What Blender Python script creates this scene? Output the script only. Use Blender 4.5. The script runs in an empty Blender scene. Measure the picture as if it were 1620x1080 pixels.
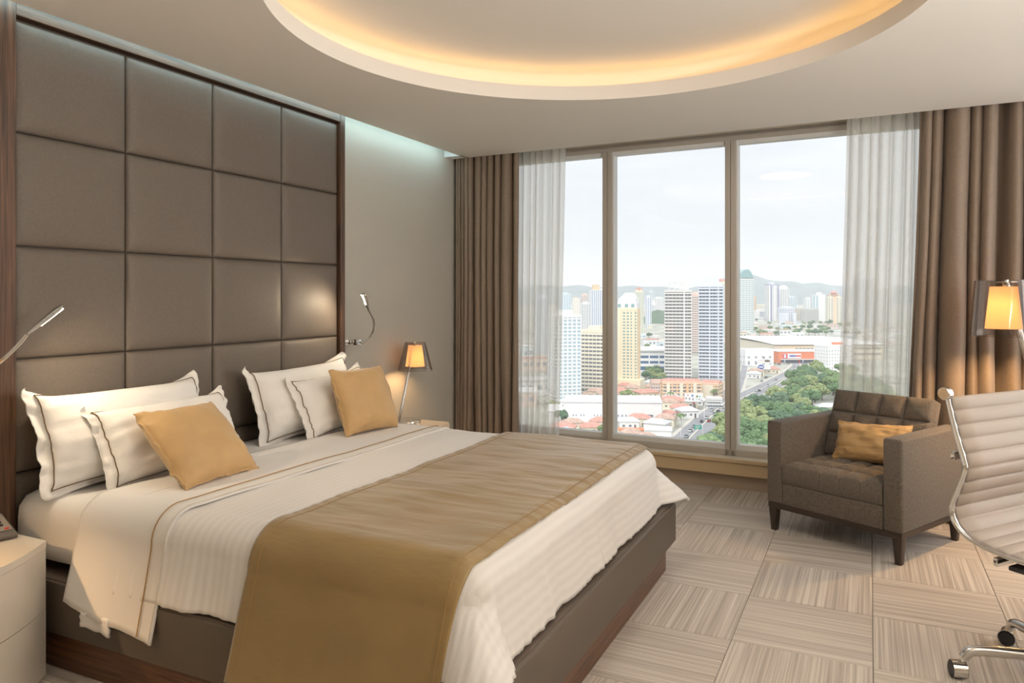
import bpy, bmesh, math, random
from mathutils import Vector, Matrix, noise
PI = math.pi
S = bpy.context.scene
COL = S.collection
R = random.Random(7)
# ------------------------------------------------------------------ camera, sky, sun, area lights, exposure
cam = bpy.data.cameras.new('camera'); camo = bpy.data.objects.new('camera', cam); COL.objects.link(camo)
camo.location = (0, 0, 1.35); camo.rotation_euler = (PI/2, 0, math.radians(25.7))
cam.sensor_fit = 'HORIZONTAL'; cam.sensor_width = 36; cam.lens = 1175/1620*36
cam.shift_x = 0; cam.shift_y = -70/1620; cam.clip_start = .02; cam.clip_end = 30000
S.camera = camo
S.view_settings.view_transform = 'Standard'; S.view_settings.look = 'None'
S.view_settings.exposure = 0; S.view_settings.gamma = 1; S.view_settings.use_curve_mapping = False
S.cycles.use_denoising = True
S.cycles.max_bounces = 10; S.cycles.diffuse_bounces = 5; S.cycles.glossy_bounces = 4
S.cycles.transmission_bounces = 6; S.cycles.transparent_max_bounces = 16; S.cycles.volume_bounces = 1
S.cycles.sample_clamp_indirect = 4; S.cycles.caustics_reflective = False; S.cycles.caustics_refractive = False
W = bpy.data.worlds.new('overcast_sky'); S.world = W; W.use_nodes = True
def world():
    n = W.node_tree.nodes; L = W.node_tree.links; n.clear()
    out = n.new('ShaderNodeOutputWorld'); bg = n.new('ShaderNodeBackground'); L.new(bg.outputs[0], out.inputs[0])
    tc = n.new('ShaderNodeTexCoord'); sep = n.new('ShaderNodeSeparateXYZ'); L.new(tc.outputs['Generated'], sep.inputs[0])
    cr = n.new('ShaderNodeValToRGB'); L.new(sep.outputs[2], cr.inputs[0])
    e = cr.color_ramp.elements
    e[0].position = 0; e[0].color = (.66, .70, .77, 1); e[1].position = 1; e[1].color = (2.0, 2.05, 2.12, 1)   # overcast sky: zenith three times the horizon
    
    mp = n.new('ShaderNodeMapping'); mp.inputs['Scale'].default_value = (3, 3, 16); L.new(tc.outputs['Generated'], mp.inputs[0])
    nz = n.new('ShaderNodeTexNoise'); nz.inputs['Scale'].default_value = 1.6; nz.inputs['Detail'].default_value = 6; nz.inputs['Roughness'].default_value = .55
    L.new(mp.outputs[0], nz.inputs[0])
    c2 = n.new('ShaderNodeValToRGB'); L.new(nz.outputs[0], c2.inputs[0])
    c2.color_ramp.elements[0].position = .44; c2.color_ramp.elements[0].color = (.97, .975, .985, 1)
    c2.color_ramp.elements[1].position = .68; c2.color_ramp.elements[1].color = (1.09, 1.085, 1.075, 1)
    mx = n.new('ShaderNodeMixRGB'); mx.blend_type = 'MULTIPLY'; mx.inputs[0].default_value = 1; L.new(cr.outputs[0], mx.inputs[1]); L.new(c2.outputs[0], mx.inputs[2])
    L.new(mx.outputs[0], bg.inputs[0]); bg.inputs[1].default_value = .97
world()
def lamp(name, kind, loc, rot, energy, color, **kw):
    d = bpy.data.lights.new(name, kind); d.energy = energy; d.color = color
    for k, v in kw.items(): setattr(d, k, v)
    o = bpy.data.objects.new(name, d); COL.objects.link(o); o.location = loc; o.rotation_euler = rot
    return o
def aim(loc, to): return (Vector(to)-Vector(loc)).to_track_quat('-Z', 'Y').to_euler()
lamp('sun', 'SUN', (0, -50, 80), aim((0, 0, 0), (-.15, .8, -.62)), 1.85, (1, .975, .93), angle=.5)
lamp('fill_rear', 'AREA', (-.2, -1.6, 1.35), aim((0, 0, 0), (-.05, 1, .12)), 5, (1, .95, .89), shape='RECTANGLE', size=3.2, size_y=1.7)  # weak fill added at the rear wall, no fixture stands for it
lamp('fill_upward', 'AREA', (1.6, 1.3, 1.7), aim((0, 0, 0), (-.3, .1, 1)), 118, (1, .975, .945), shape='DISK', size=.9)  # invented light aimed up, bounces soft fill off the ceiling; no lamp there
lamp('fill_overhead', 'AREA', (-.99, 2.70, 2.63), (0, 0, 0), 9, (1, .95, .88), shape='DISK', size=.5)  # unseen light added to brighten bed and floor from above
lamp('fill_side_cool', 'AREA', (2.05, 4.2, 1.4), aim((0, 0, 0), (-1, 0, 0)), 25, (.95, .97, 1), shape='RECTANGLE', size=1.6, size_y=2.0)  # made-up cool fill for the window end; right wall has no window
lamp('fill_side', 'AREA', (2.0, 1.2, 1.7), aim((0, 0, 0), (-1, .25, .35)), 5, (1, .96, .91), shape='RECTANGLE', size=2.6, size_y=1.7)  # extra fill from the right side, added without a source

# ------------------------------------------------------------------ materials
MATS = {}
def mat(name, col, rough=.6, metal=0, var=0, vscale=8, bump=0, bscale=60, stretch=(1, 1, 1), coat=0, sheen=0, spec=.5, emit=None, rot=(0, 0, 0), coord='Object', detail=4):
    if name in MATS: return MATS[name]
    m = bpy.data.materials.new(name); m.use_nodes = True; MATS[name] = m
    n = m.node_tree.nodes; L = m.node_tree.links; b = n['Principled BSDF']
    b.inputs['Base Color'].default_value = (*col, 1); b.inputs['Roughness'].default_value = rough; b.inputs['Metallic'].default_value = metal
    b.inputs['Specular IOR Level'].default_value = spec
    if coat: b.inputs['Coat Weight'].default_value = coat; b.inputs['Coat Roughness'].default_value = .06
    if sheen: b.inputs['Sheen Weight'].default_value = sheen; b.inputs['Sheen Roughness'].default_value = .4
    if emit: b.inputs['Emission Color'].default_value = (*emit[0], 1); b.inputs['Emission Strength'].default_value = emit[1]
    if var or bump:
        tc = n.new('ShaderNodeTexCoord'); mp = n.new('ShaderNodeMapping'); L.new(tc.outputs[coord], mp.inputs[0])
        mp.inputs['Scale'].default_value = stretch; mp.inputs['Rotation'].default_value = rot
    if var:
        nz = n.new('ShaderNodeTexNoise'); nz.inputs['Scale'].default_value = vscale; nz.inputs['Detail'].default_value = detail; L.new(mp.outputs[0], nz.inputs[0])
        cr = n.new('ShaderNodeValToRGB'); L.new(nz.outputs[0], cr.inputs[0])
        cr.color_ramp.elements[0].position = .3; cr.color_ramp.elements[1].position = .7
        cr.color_ramp.elements[0].color = (*[max(0, c*(1-var)) for c in col], 1); cr.color_ramp.elements[1].color = (*[min(1, c*(1+var)) for c in col], 1)
        L.new(cr.outputs[0], b.inputs['Base Color'])
    if bump:
        n2 = n.new('ShaderNodeTexNoise'); n2.inputs['Scale'].default_value = bscale; n2.inputs['Detail'].default_value = 3; L.new(mp.outputs[0], n2.inputs[0])
        bp = n.new('ShaderNodeBump'); bp.inputs['Strength'].default_value = bump; bp.inputs['Distance'].default_value = .01
        L.new(n2.outputs[0], bp.inputs['Height']); L.new(bp.outputs[0], b.inputs['Normal'])
    return m
def weave(name, c1, c2, scale=900, rough=.8, bump=.25, sheen=.2, slub=0):
    """woven cloth: two crossed wave textures, optional horizontal slub"""
    if name in MATS: return MATS[name]
    m = mat(name, c1, rough, sheen=sheen); n = m.node_tree.nodes; L = m.node_tree.links; b = n['Principled BSDF']
    tc = n.new('ShaderNodeTexCoord')
    fac = None
    for ax, sc in (('X', (1, 1, 1)), ('Z', (1, 1, 1)), ('Y', (1, 1, 1))):
        mp = n.new('ShaderNodeMapping'); L.new(tc.outputs['Object'], mp.inputs[0])
        mp.inputs['Scale'].default_value = {'X': (scale, scale*.22, scale*.22), 'Y': (scale*.22, scale, scale*.22), 'Z': (scale*.22, scale*.22, scale)}[ax]
        nz = n.new('ShaderNodeTexNoise'); nz.inputs['Scale'].default_value = .35; nz.inputs['Detail'].default_value = 2; L.new(mp.outputs[0], nz.inputs[0])
        if fac is None: fac = nz.outputs[0]
        else:
            a = n.new('ShaderNodeMath'); a.operation = 'ADD'; L.new(fac, a.inputs[0]); L.new(nz.outputs[0], a.inputs[1]); fac = a.outputs[0]
    dv = n.new('ShaderNodeMath'); dv.operation = 'DIVIDE'; L.new(fac, dv.inputs[0]); dv.inputs[1].default_value = 3
    cr = n.new('ShaderNodeValToRGB'); L.new(dv.outputs[0], cr.inputs[0])
    cr.color_ramp.elements[0].position = .38; cr.color_ramp.elements[0].color = (*c1, 1)
    cr.color_ramp.elements[1].position = .62; cr.color_ramp.elements[1].color = (*c2, 1)
    L.new(cr.outputs[0], b.inputs['Base Color'])
    bp = n.new('ShaderNodeBump'); bp.inputs['Strength'].default_value = bump; bp.inputs['Distance'].default_value = .003
    L.new(dv.outputs[0], bp.inputs['Height']); L.new(bp.outputs[0], b.inputs['Normal'])
    return m
def wood(name, c1, c2, axis='Z', rough=.45):
    if name in MATS: return MATS[name]
    m = mat(name, c1, rough); n = m.node_tree.nodes; L = m.node_tree.links; b = n['Principled BSDF']
    tc = n.new('ShaderNodeTexCoord'); mp = n.new('ShaderNodeMapping'); L.new(tc.outputs['Object'], mp.inputs[0])
    mp.inputs['Scale'].default_value = {'Z': (90, 90, 3), 'Y': (90, 3, 90), 'X': (3, 90, 90)}[axis]
    nz = n.new('ShaderNodeTexNoise'); nz.inputs['Scale'].default_value = 1; nz.inputs['Detail'].default_value = 6; nz.inputs['Distortion'].default_value = .6; L.new(mp.outputs[0], nz.inputs[0])
    cr = n.new('ShaderNodeValToRGB'); L.new(nz.outputs[0], cr.inputs[0])
    cr.color_ramp.elements[0].position = .35; cr.color_ramp.elements[0].color = (*c1, 1); cr.color_ramp.elements[1].position = .68; cr.color_ramp.elements[1].color = (*c2, 1)
    L.new(cr.outputs[0], b.inputs['Base Color'])
    bp = n.new('ShaderNodeBump'); bp.inputs['Strength'].default_value = .15; bp.inputs['Distance'].default_value = .004
    L.new(nz.outputs[0], bp.inputs['Height']); L.new(bp.outputs[0], b.inputs['Normal'])
    return m
def mixed(name, build):
    if name in MATS: return MATS[name]
    m = bpy.data.materials.new(name); m.use_nodes = True; MATS[name] = m
    n = m.node_tree.nodes; n.clear(); out = n.new('ShaderNodeOutputMaterial')
    build(n, m.node_tree.links, out); return m
def pane_glass(n, L, out):
    t = n.new('ShaderNodeBsdfTransparent'); t.inputs[0].default_value = (.985, .99, .99, 1)
    g = n.new('ShaderNodeBsdfGlossy'); g.inputs['Roughness'].default_value = .015
    f = n.new('ShaderNodeFresnel'); f.inputs[0].default_value = 1.45
    mu = n.new('ShaderNodeMath'); mu.operation = 'MULTIPLY'; mu.inputs[1].default_value = .8; L.new(f.outputs[0], mu.inputs[0])
    x = n.new('ShaderNodeMixShader'); L.new(mu.outputs[0], x.inputs[0]); L.new(t.outputs[0], x.inputs[1]); L.new(g.outputs[0], x.inputs[2]); L.new(x.outputs[0], out.inputs[0])
def smoke_glass(n, L, out):
    t = n.new('ShaderNodeBsdfTransparent'); t.inputs[0].default_value = (.84, .81, .79, 1)
    g = n.new('ShaderNodeBsdfGlossy'); g.inputs['Roughness'].default_value = .06; g.inputs[0].default_value = (.9, .88, .86, 1)
    f = n.new('ShaderNodeFresnel'); f.inputs[0].default_value = 1.6
    mu = n.new('ShaderNodeMath'); mu.operation = 'MULTIPLY'; mu.inputs[1].default_value = .4; L.new(f.outputs[0], mu.inputs[0])
    x = n.new('ShaderNodeMixShader'); L.new(mu.outputs[0], x.inputs[0]); L.new(t.outputs[0], x.inputs[1]); L.new(g.outputs[0], x.inputs[2]); L.new(x.outputs[0], out.inputs[0])
def sheer(n, L, out):
    tc = n.new('ShaderNodeTexCoord'); mp = n.new('ShaderNodeMapping'); L.new(tc.outputs['Object'], mp.inputs[0]); mp.inputs['Scale'].default_value = (500, 500, 60)
    nz = n.new('ShaderNodeTexNoise'); nz.inputs['Scale'].default_value = 1; L.new(mp.outputs[0], nz.inputs[0])
    d = n.new('ShaderNodeBsdfDiffuse'); d.inputs[0].default_value = (.92, .90, .86, 1)
    tl = n.new('ShaderNodeBsdfTranslucent'); tl.inputs[0].default_value = (.95, .94, .90, 1)
    t = n.new('ShaderNodeBsdfTransparent'); t.inputs[0].default_value = (1, .99, .97, 1)
    a = n.new('ShaderNodeMixShader'); a.inputs[0].default_value = .76; L.new(d.outputs[0], a.inputs[1]); L.new(tl.outputs[0], a.inputs[2])
    lw = n.new('ShaderNodeLayerWeight'); lw.inputs[0].default_value = .35
    r = n.new('ShaderNodeMapRange'); L.new(lw.outputs['Facing'], r.inputs[0]); r.inputs[3].default_value = .52; r.inputs[4].default_value = .90
    ad = n.new('ShaderNodeMath'); ad.operation = 'MULTIPLY_ADD'; L.new(nz.outputs[0], ad.inputs[0]); ad.inputs[1].default_value = .12; L.new(r.outputs[0], ad.inputs[2])
    x = n.new('ShaderNodeMixShader'); L.new(ad.outputs[0], x.inputs[0]); L.new(t.outputs[0], x.inputs[1]); L.new(a.outputs[0], x.inputs[2]); L.new(x.outputs[0], out.inputs[0])
def emitter(col, s):
    def f(n, L, out):
        e = n.new('ShaderNodeEmission'); e.inputs[0].default_value = (*col, 1); e.inputs[1].default_value = s; L.new(e.outputs[0], out.inputs[0])
    return f
def haze(n, L, out):
    v = n.new('ShaderNodeVolumeScatter'); v.inputs['Color'].default_value = (.70, .75, .835, 1); v.inputs['Density'].default_value = .00015; v.inputs['Anisotropy'].default_value = 0
    L.new(v.outputs[0], out.inputs['Volume'])
def lampshade(n, L, out):   # lit opal cone: translucent, and glowing from the bulb it encloses
    tl = n.new('ShaderNodeBsdfTranslucent'); tl.inputs[0].default_value = (.62, .43, .25, 1)
    e = n.new('ShaderNodeEmission'); e.inputs[0].default_value = (1, .57, .26, 1); e.inputs[1].default_value = .72
    a = n.new('ShaderNodeAddShader'); L.new(tl.outputs[0], a.inputs[0]); L.new(e.outputs[0], a.inputs[1]); L.new(a.outputs[0], out.inputs[0])
def carpet(name, axis):
    m = mat(name, (.5, .43, .36), .95, sheen=.2); n = m.node_tree.nodes; L = m.node_tree.links; b = n['Principled BSDF']
    tc = n.new('ShaderNodeTexCoord'); oi = n.new('ShaderNodeObjectInfo')
    ad = n.new('ShaderNodeVectorMath'); ad.operation = 'ADD'; L.new(tc.outputs['Object'], ad.inputs[0])
    sc = n.new('ShaderNodeMath'); sc.operation = 'MULTIPLY'; sc.inputs[1].default_value = 40; L.new(oi.outputs['Random'], sc.inputs[0]); L.new(sc.outputs[0], ad.inputs[1])
    fs = []
    for k, (hi, lo) in enumerate(((115, 1.2), (34, .5), (300, 40))):
        mp = n.new('ShaderNodeMapping'); L.new(ad.outputs[0], mp.inputs[0]); mp.inputs['Scale'].default_value = (hi, lo, 1) if axis == 'Y' else (lo, hi, 1)
        nz = n.new('ShaderNodeTexNoise'); nz.inputs['Scale'].default_value = 1; nz.inputs['Detail'].default_value = 1.5; L.new(mp.outputs[0], nz.inputs[0]); fs.append(nz.outputs[0])
    a = n.new('ShaderNodeMath'); a.operation = 'MULTIPLY_ADD'; L.new(fs[0], a.inputs[0]); a.inputs[1].default_value = 1.1
    h = n.new('ShaderNodeMath'); h.operation = 'MULTIPLY_ADD'; L.new(fs[1], h.inputs[0]); h.inputs[1].default_value = .5; h.inputs[2].default_value = -.30; L.new(h.outputs[0], a.inputs[2])
    cr = n.new('ShaderNodeValToRGB'); L.new(a.outputs[0], cr.inputs[0]); e = cr.color_ramp.elements
    e[0].position = .30; e[0].color = (.40, .345, .29, 1); e[1].position = .76; e[1].color = (.68, .615, .54, 1); q = e.new(.5); q.color = (.53, .465, .40, 1)
    L.new(cr.outputs[0], b.inputs['Base Color'])
    bp = n.new('ShaderNodeBump'); bp.inputs['Strength'].default_value = .35; bp.inputs['Distance'].default_value = .004
    s2 = n.new('ShaderNodeMath'); s2.operation = 'MULTIPLY_ADD'; L.new(fs[2], s2.inputs[0]); s2.inputs[1].default_value = .5; L.new(a.outputs[0], s2.inputs[2])
    L.new(s2.outputs[0], bp.inputs['Height']); L.new(bp.outputs[0], b.inputs['Normal'])
    return m
M = dict(
 ceiling=mat('ceiling_paint', (.82, .785, .73), .9, bump=.03, bscale=300),
 paper=mat('wallpaper', (.50, .475, .415), .75, var=.07, vscale=260, bump=.12, bscale=420),
 wallw=mat('painted_wall', (.62, .55, .44), .85),
 slot=mat('slot_paint', (.85, .87, .87), .8),
 apron=mat('apron_paint', (.60, .46, .28), .7, bump=.03, bscale=200),
 ledge=mat('ledge_paint', (.78, .72, .60), .5),
 skirt=mat('baseboard_paint', (.46, .37, .28), .6),
 frame=mat('window_metal', (.50, .455, .40), .45, metal=.2),
 sash=mat('sash_white', (.80, .80, .78), .4),
 glass=mixed('pane_glass', pane_glass), smoke=mixed('smoked_acrylic', smoke_glass), sheer=mixed('sheer_voile', sheer),
 shade=mixed('lamp_diffuser', lampshade),
 leather=weave('panel_leatherette', (.128, .103, .082), (.152, .125, .101), 1100, .55, .05, 0),
 bedleather=mat('bed_leatherette', (.10, .078, .058), .5, var=.06, vscale=300, bump=.06, bscale=500),
 post=wood('post_wenge', (.045, .022, .012), (.145, .075, .040), 'Z'), rail=wood('rail_wenge', (.045, .022, .012), (.145, .075, .040), 'Y'),
 plinthx=wood('plinth_wood', (.06, .025, .012), (.17, .075, .035), 'X', .3), plinthy=wood('plinth_wood_side', (.06, .025, .012), (.17, .075, .035), 'Y', .3),
 linen=mat('white_linen', (.84, .81, .78), .85, bump=.05, bscale=700, sheen=.1),
 cotton=mat('pillow_cotton', (.86, .83, .79), .85, bump=.1, bscale=45, sheen=.1),
 cord=mat('brown_cord', (.14, .085, .04), .8), cordg=mat('gold_cord', (.36, .22, .085), .7),
 gold=mat('gold_satin', (.56, .355, .155), .55, var=.08, vscale=5, bump=.12, bscale=30, sheen=.3),
 runner=mat('runner_satin', (.285, .188, .072), .48, var=.10, vscale=3.5, bump=.18, bscale=22, stretch=(1, 4, 1), sheen=.6),
 drape=weave('drape_cloth', (.225, .168, .122), (.27, .205, .152), 700, .6, .12, .25),
 tweed=weave('chair_tweed', (.098, .08, .064), (.165, .137, .11), 900, .85, .35, .15),
 darkwood=mat('dark_stained_wood', (.045, .03, .022), .4),
 lacquer=mat('white_lacquer', (.74, .69, .61), .14, coat=.6),
 chrome=mat('chrome', (.78, .77, .75), .12, metal=1), satin=mat('polished_aluminium', (.66, .64, .61), .2, metal=1),
 mesh=mat('greige_vinyl', (.46, .395, .345), .5, bump=.05, bscale=300),
 black=mat('black_plastic', (.02, .02, .02), .5), phone=mat('phone_grey', (.12, .105, .095), .4), key=mat('phone_key', (.42, .38, .34), .5), red=mat('red_key', (.6, .03, .02), .4),
 led=mixed('warm_led', emitter((1, .60, .24), 9)), coolled=mixed('cool_led', emitter((.62, .92, 1), 12)),
 readled=mixed('reading_led', emitter((1, .82, .58), 22)), bulb=mixed('bulb_glow', emitter((1, .66, .32), 14)),
 haze=mixed('air_haze', haze),
 white=mat('city_white', (.82, .82, .82), .8), cream=mat('city_cream', (.80, .74, .60), .8), yellow=mat('city_yellow', (.84, .75, .56), .8), pink=mat('city_pink', (.78, .62, .54), .8),
 paleblue=mat('city_pale_blue', (.66, .74, .80), .7), bluewhite=mat('city_blue_white', (.72, .76, .84), .8), concrete=mat('city_concrete', (.74, .73, .71), .9), beige=mat('city_beige', (.66, .59, .50), .9),
 greybeige=mat('city_grey_beige', (.60, .58, .53), .9), orange=mat('city_orange', (.80, .53, .32), .8), peach=mat('city_peach', (.82, .60, .42), .8), redtile=mat('city_red_tile', (.60, .30, .24), .8, var=.2, vscale=.6),
 rust=mat('city_rust_roof', (.52, .36, .29), .85, var=.25, vscale=.5), greyroof=mat('city_grey_roof', (.60, .60, .60), .7, var=.1, vscale=.4), redwall=mat('city_red_wall', (.74, .26, .14), .8), tan=mat('city_tan', (.74, .58, .38), .8),
 dark=mat('glass_dark', (.20, .21, .24), .25), grey=mat('glass_grey', (.30, .33, .37), .3), blue=mat('glass_blue', (.16, .27, .50), .3), darkblue=mat('glass_dark_blue', (.10, .17, .30), .25), paleglass=mat('glass_pale', (.44, .56, .62), .3),
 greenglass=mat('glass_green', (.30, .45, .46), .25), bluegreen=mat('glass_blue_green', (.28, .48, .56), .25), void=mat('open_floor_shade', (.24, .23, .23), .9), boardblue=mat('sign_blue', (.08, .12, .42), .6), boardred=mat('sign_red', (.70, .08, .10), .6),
 signgreen=mat('sign_green', (.05, .36, .26), .6), aqua=mat('aqua_sheet', (.16, .50, .46), .7), tarp=mat('tarp_blue', (.50, .58, .78), .7), asphalt=mat('asphalt', (.30, .30, .31), .9, var=.12, vscale=.05), paint=mat('road_paint', (.75, .70, .55), .8), walk=mat('kerb_concrete', (.58, .54, .48), .9),
 bark=mat('bark', (.16, .12, .085), .9), tyre=mat('tyre', (.03, .03, .03), .8), carwin=mat('car_glass', (.05, .06, .07), .15),
 hill=mat('hill_forest', (.13, .18, .18), .95, var=.35, vscale=.006),
)
for i, c in enumerate(((.12, .20, .085), (.18, .26, .11), (.10, .165, .09), (.25, .30, .13))):
    M['leaf%d' % i] = mat('leaf_green_%d' % i, c, .8, var=.45, vscale=.9)
M['gnd'] = mat('city_ground', (.42, .42, .36), .95, var=.42, vscale=.03, detail=8)
M['carX'] = carpet('carpet_weave_across', 'X'); M['carY'] = carpet('carpet_weave_along', 'Y')
def stripe_linen():
    m = mat('satin_stripe_linen', (.80, .755, .70), .6, sheen=.1, bump=.12, bscale=16); n = m.node_tree.nodes; L = m.node_tree.links; b = n['Principled BSDF']
    tc = n.new('ShaderNodeTexCoord'); w = n.new('ShaderNodeTexWave'); w.bands_direction = 'X'; w.inputs['Scale'].default_value = 16; w.inputs['Distortion'].default_value = .3
    L.new(tc.outputs['UV'], w.inputs[0]); r = n.new('ShaderNodeMapRange'); L.new(w.outputs[0], r.inputs[0]); r.inputs[3].default_value = .42; r.inputs[4].default_value = .78
    L.new(r.outputs[0], b.inputs['Roughness'])
    cr = n.new('ShaderNodeMixRGB'); L.new(w.outputs[0], cr.inputs[0]); cr.inputs[1].default_value = (.815, .785, .755, 1); cr.inputs[2].default_value = (.87, .845, .815, 1); L.new(cr.outputs[0], b.inputs['Base Color'])
    return m
M['stripe'] = stripe_linen()

# ------------------------------------------------------------------ mesh helpers
class B:
    def __init__(s): s.bm = bmesh.new()
    def box(s, c, d, bevel=0, rz=0, seg=2, taper=1):
        g = bmesh.ops.create_cube(s.bm, size=1); vs = g['verts']
        for v in vs:
            k = taper if v.co.z < 0 else 1
            v.co = Vector((v.co.x*d[0]*k, v.co.y*d[1]*k, v.co.z*d[2]))
        if bevel:
            es = list({e for v in vs for e in v.link_edges})
            r = bmesh.ops.bevel(s.bm, geom=es, offset=bevel, segments=seg, profile=.5, affect='EDGES')
            vs = list({v for f in r['faces'] for v in f.verts} | {v for v in vs if v.is_valid})
        mt = Matrix.Translation(c) @ Matrix.Rotation(rz, 4, 'Z')
        for v in vs: v.co = mt @ v.co
        return s
    def tube(s, pts, r, seg=10, caps=True, flat=1):
        pts = [Vector(p) for p in pts]; rings = []; n = len(pts)
        up = Vector((0, 0, 1)); prev = None
        for i, p in enumerate(pts):
            t = (pts[min(i+1, n-1)]-pts[max(i-1, 0)]).normalized()
            if prev is None:
                a = up.cross(t)
                if a.length < .05: a = Vector((1, 0, 0)).cross(t)
                a.normalize()
            else:
                a = prev - t*prev.dot(t); a.normalize()
            prev = a; b = t.cross(a); rr = r[i] if isinstance(r, (list, tuple)) else r
            rings.append([s.bm.verts.new(p + a*rr*math.cos(2*PI*k/seg) + b*rr*flat*math.sin(2*PI*k/seg)) for k in range(seg)])
        for i in range(n-1):
            for k in range(seg): s.bm.faces.new((rings[i][k], rings[i][(k+1) % seg], rings[i+1][(k+1) % seg], rings[i+1][k]))
        if caps: s.bm.faces.new(rings[0][::-1]); s.bm.faces.new(rings[-1])
        return s
    def lathe(s, prof, seg=32, c=(0, 0, 0), close=False):
        rings = []
        for (r, z) in prof: rings.append([s.bm.verts.new((c[0]+r*math.cos(2*PI*k/seg), c[1]+r*math.sin(2*PI*k/seg), c[2]+z)) for k in range(seg)])
        m = len(rings)
        for i in range(m if close else m-1):
            for k in range(seg):
                a, b = rings[i], rings[(i+1) % m]
                s.bm.faces.new((a[k], a[(k+1) % seg], b[(k+1) % seg], b[k]))
        return s
    def cyl(s, c, r, h, seg=24, bevel=0):
        pr = [(1e-4, 0), (r-bevel, 0), (r, bevel), (r, h-bevel), (r-bevel, h), (1e-4, h)] if bevel else [(1e-4, 0), (r, 0), (r, h), (1e-4, h)]
        return s.lathe(pr, seg, c)
    def grid(s, f, nu, nv, uv=False):
        vs = [[s.bm.verts.new(f(i/nu, j/nv)) for j in range(nv+1)] for i in range(nu+1)]
        lay = s.bm.loops.layers.uv.verify() if uv else None
        for i in range(nu):
            for j in range(nv):
                fc = s.bm.faces.new((vs[i][j], vs[i+1][j], vs[i+1][j+1], vs[i][j+1]))
                if uv:
                    for l, (a, b) in zip(fc.loops, ((i, j), (i+1, j), (i+1, j+1), (i, j+1))): l[lay].uv = (a/nu, b/nv)
        return vs
    def prism(s, poly, z0, z1):
        a = [s.bm.verts.new((x, y, z0)) for x, y in poly]; b = [s.bm.verts.new((x, y, z1)) for x, y in poly]; n = len(poly)
        s.bm.faces.new(a[::-1]); s.bm.faces.new(b)
        for i in range(n): s.bm.faces.new((a[i], a[(i+1) % n], b[(i+1) % n], b[i]))
        return s
    def face(s, pts): s.bm.faces.new([s.bm.verts.new(p) for p in pts]); return s
    def mesh(s, name, m=None, smooth=True, ang=35):
        bmesh.ops.recalc_face_normals(s.bm, faces=s.bm.faces)
        me = bpy.data.meshes.new(name); s.bm.to_mesh(me); s.bm.free()
        if m: me.materials.append(m)
        if smooth:
            me.polygons.foreach_set('use_smooth', [True]*len(me.polygons)); me.set_sharp_from_angle(angle=math.radians(ang))
        return me
def link(name, me, parent=None, loc=(0, 0, 0), rot=(0, 0, 0)):
    o = bpy.data.objects.new(name, me); COL.objects.link(o); o.parent = parent; o.location = loc; o.rotation_euler = rot
    return o
def part(name, b, m, parent, loc=(0, 0, 0), rot=(0, 0, 0), smooth=True, label=None, stuff=False, ang=35):
    o = link(name, b.mesh(name, m, smooth, ang), parent, loc, rot)
    if label: o['label'] = label
    if stuff: o['kind'] = 'stuff'
    return o
def tag(o, label, cat, group=None):
    o['label'] = label; o['category'] = cat
    if group: o['group'] = group
    return o
def thing(name, label, cat, loc=(0, 0, 0), rz=0, group=None):
    return tag(link(name, None, None, loc, (0, 0, rz)), label, cat, group)
def one(name, b, m, label, cat, loc=(0, 0, 0), rot=(0, 0, 0), group=None, smooth=True, ang=35):
    return tag(part(name, b, m, None, loc, rot, smooth, ang=ang), label, cat, group)
def struct(name, b, m, loc=(0, 0, 0), rot=(0, 0, 0), smooth=False, parent=None):
    o = part(name, b, m, parent, loc, rot, smooth)
    if parent is None: o['kind'] = 'structure'
    return o
def copy_tree(src, loc, rz, label=None):
    r = src.copy(); COL.objects.link(r); r.location = loc; r.rotation_euler = (0, 0, rz)
    if label: r['label'] = label
    for ch in list(src.children):
        c = ch.copy(); COL.objects.link(c); c.parent = r
        for g in ch.children:
            d = g.copy(); COL.objects.link(d); d.parent = c
    return r
def solid(o, t, off=0):
    md = o.modifiers.new('thickness', 'SOLIDIFY'); md.thickness = t; md.offset = off; return o
def nz(x, y=0, z=0): return noise.noise(Vector((x, y, z)))
def spline(pts, n=8):
    P = [Vector(p) for p in pts]; out = []
    for i in range(len(P)-1):
        p0, p1, p2, p3 = P[max(i-1, 0)], P[i], P[i+1], P[min(i+2, len(P)-1)]
        for k in range(n):
            t = k/n; out.append(.5*((2*p1)+(p2-p0)*t+(2*p0-5*p1+4*p2-p3)*t*t+(3*p1-p0-3*p2+p3)*t**3))
    out.append(P[-1]); return out
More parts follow.
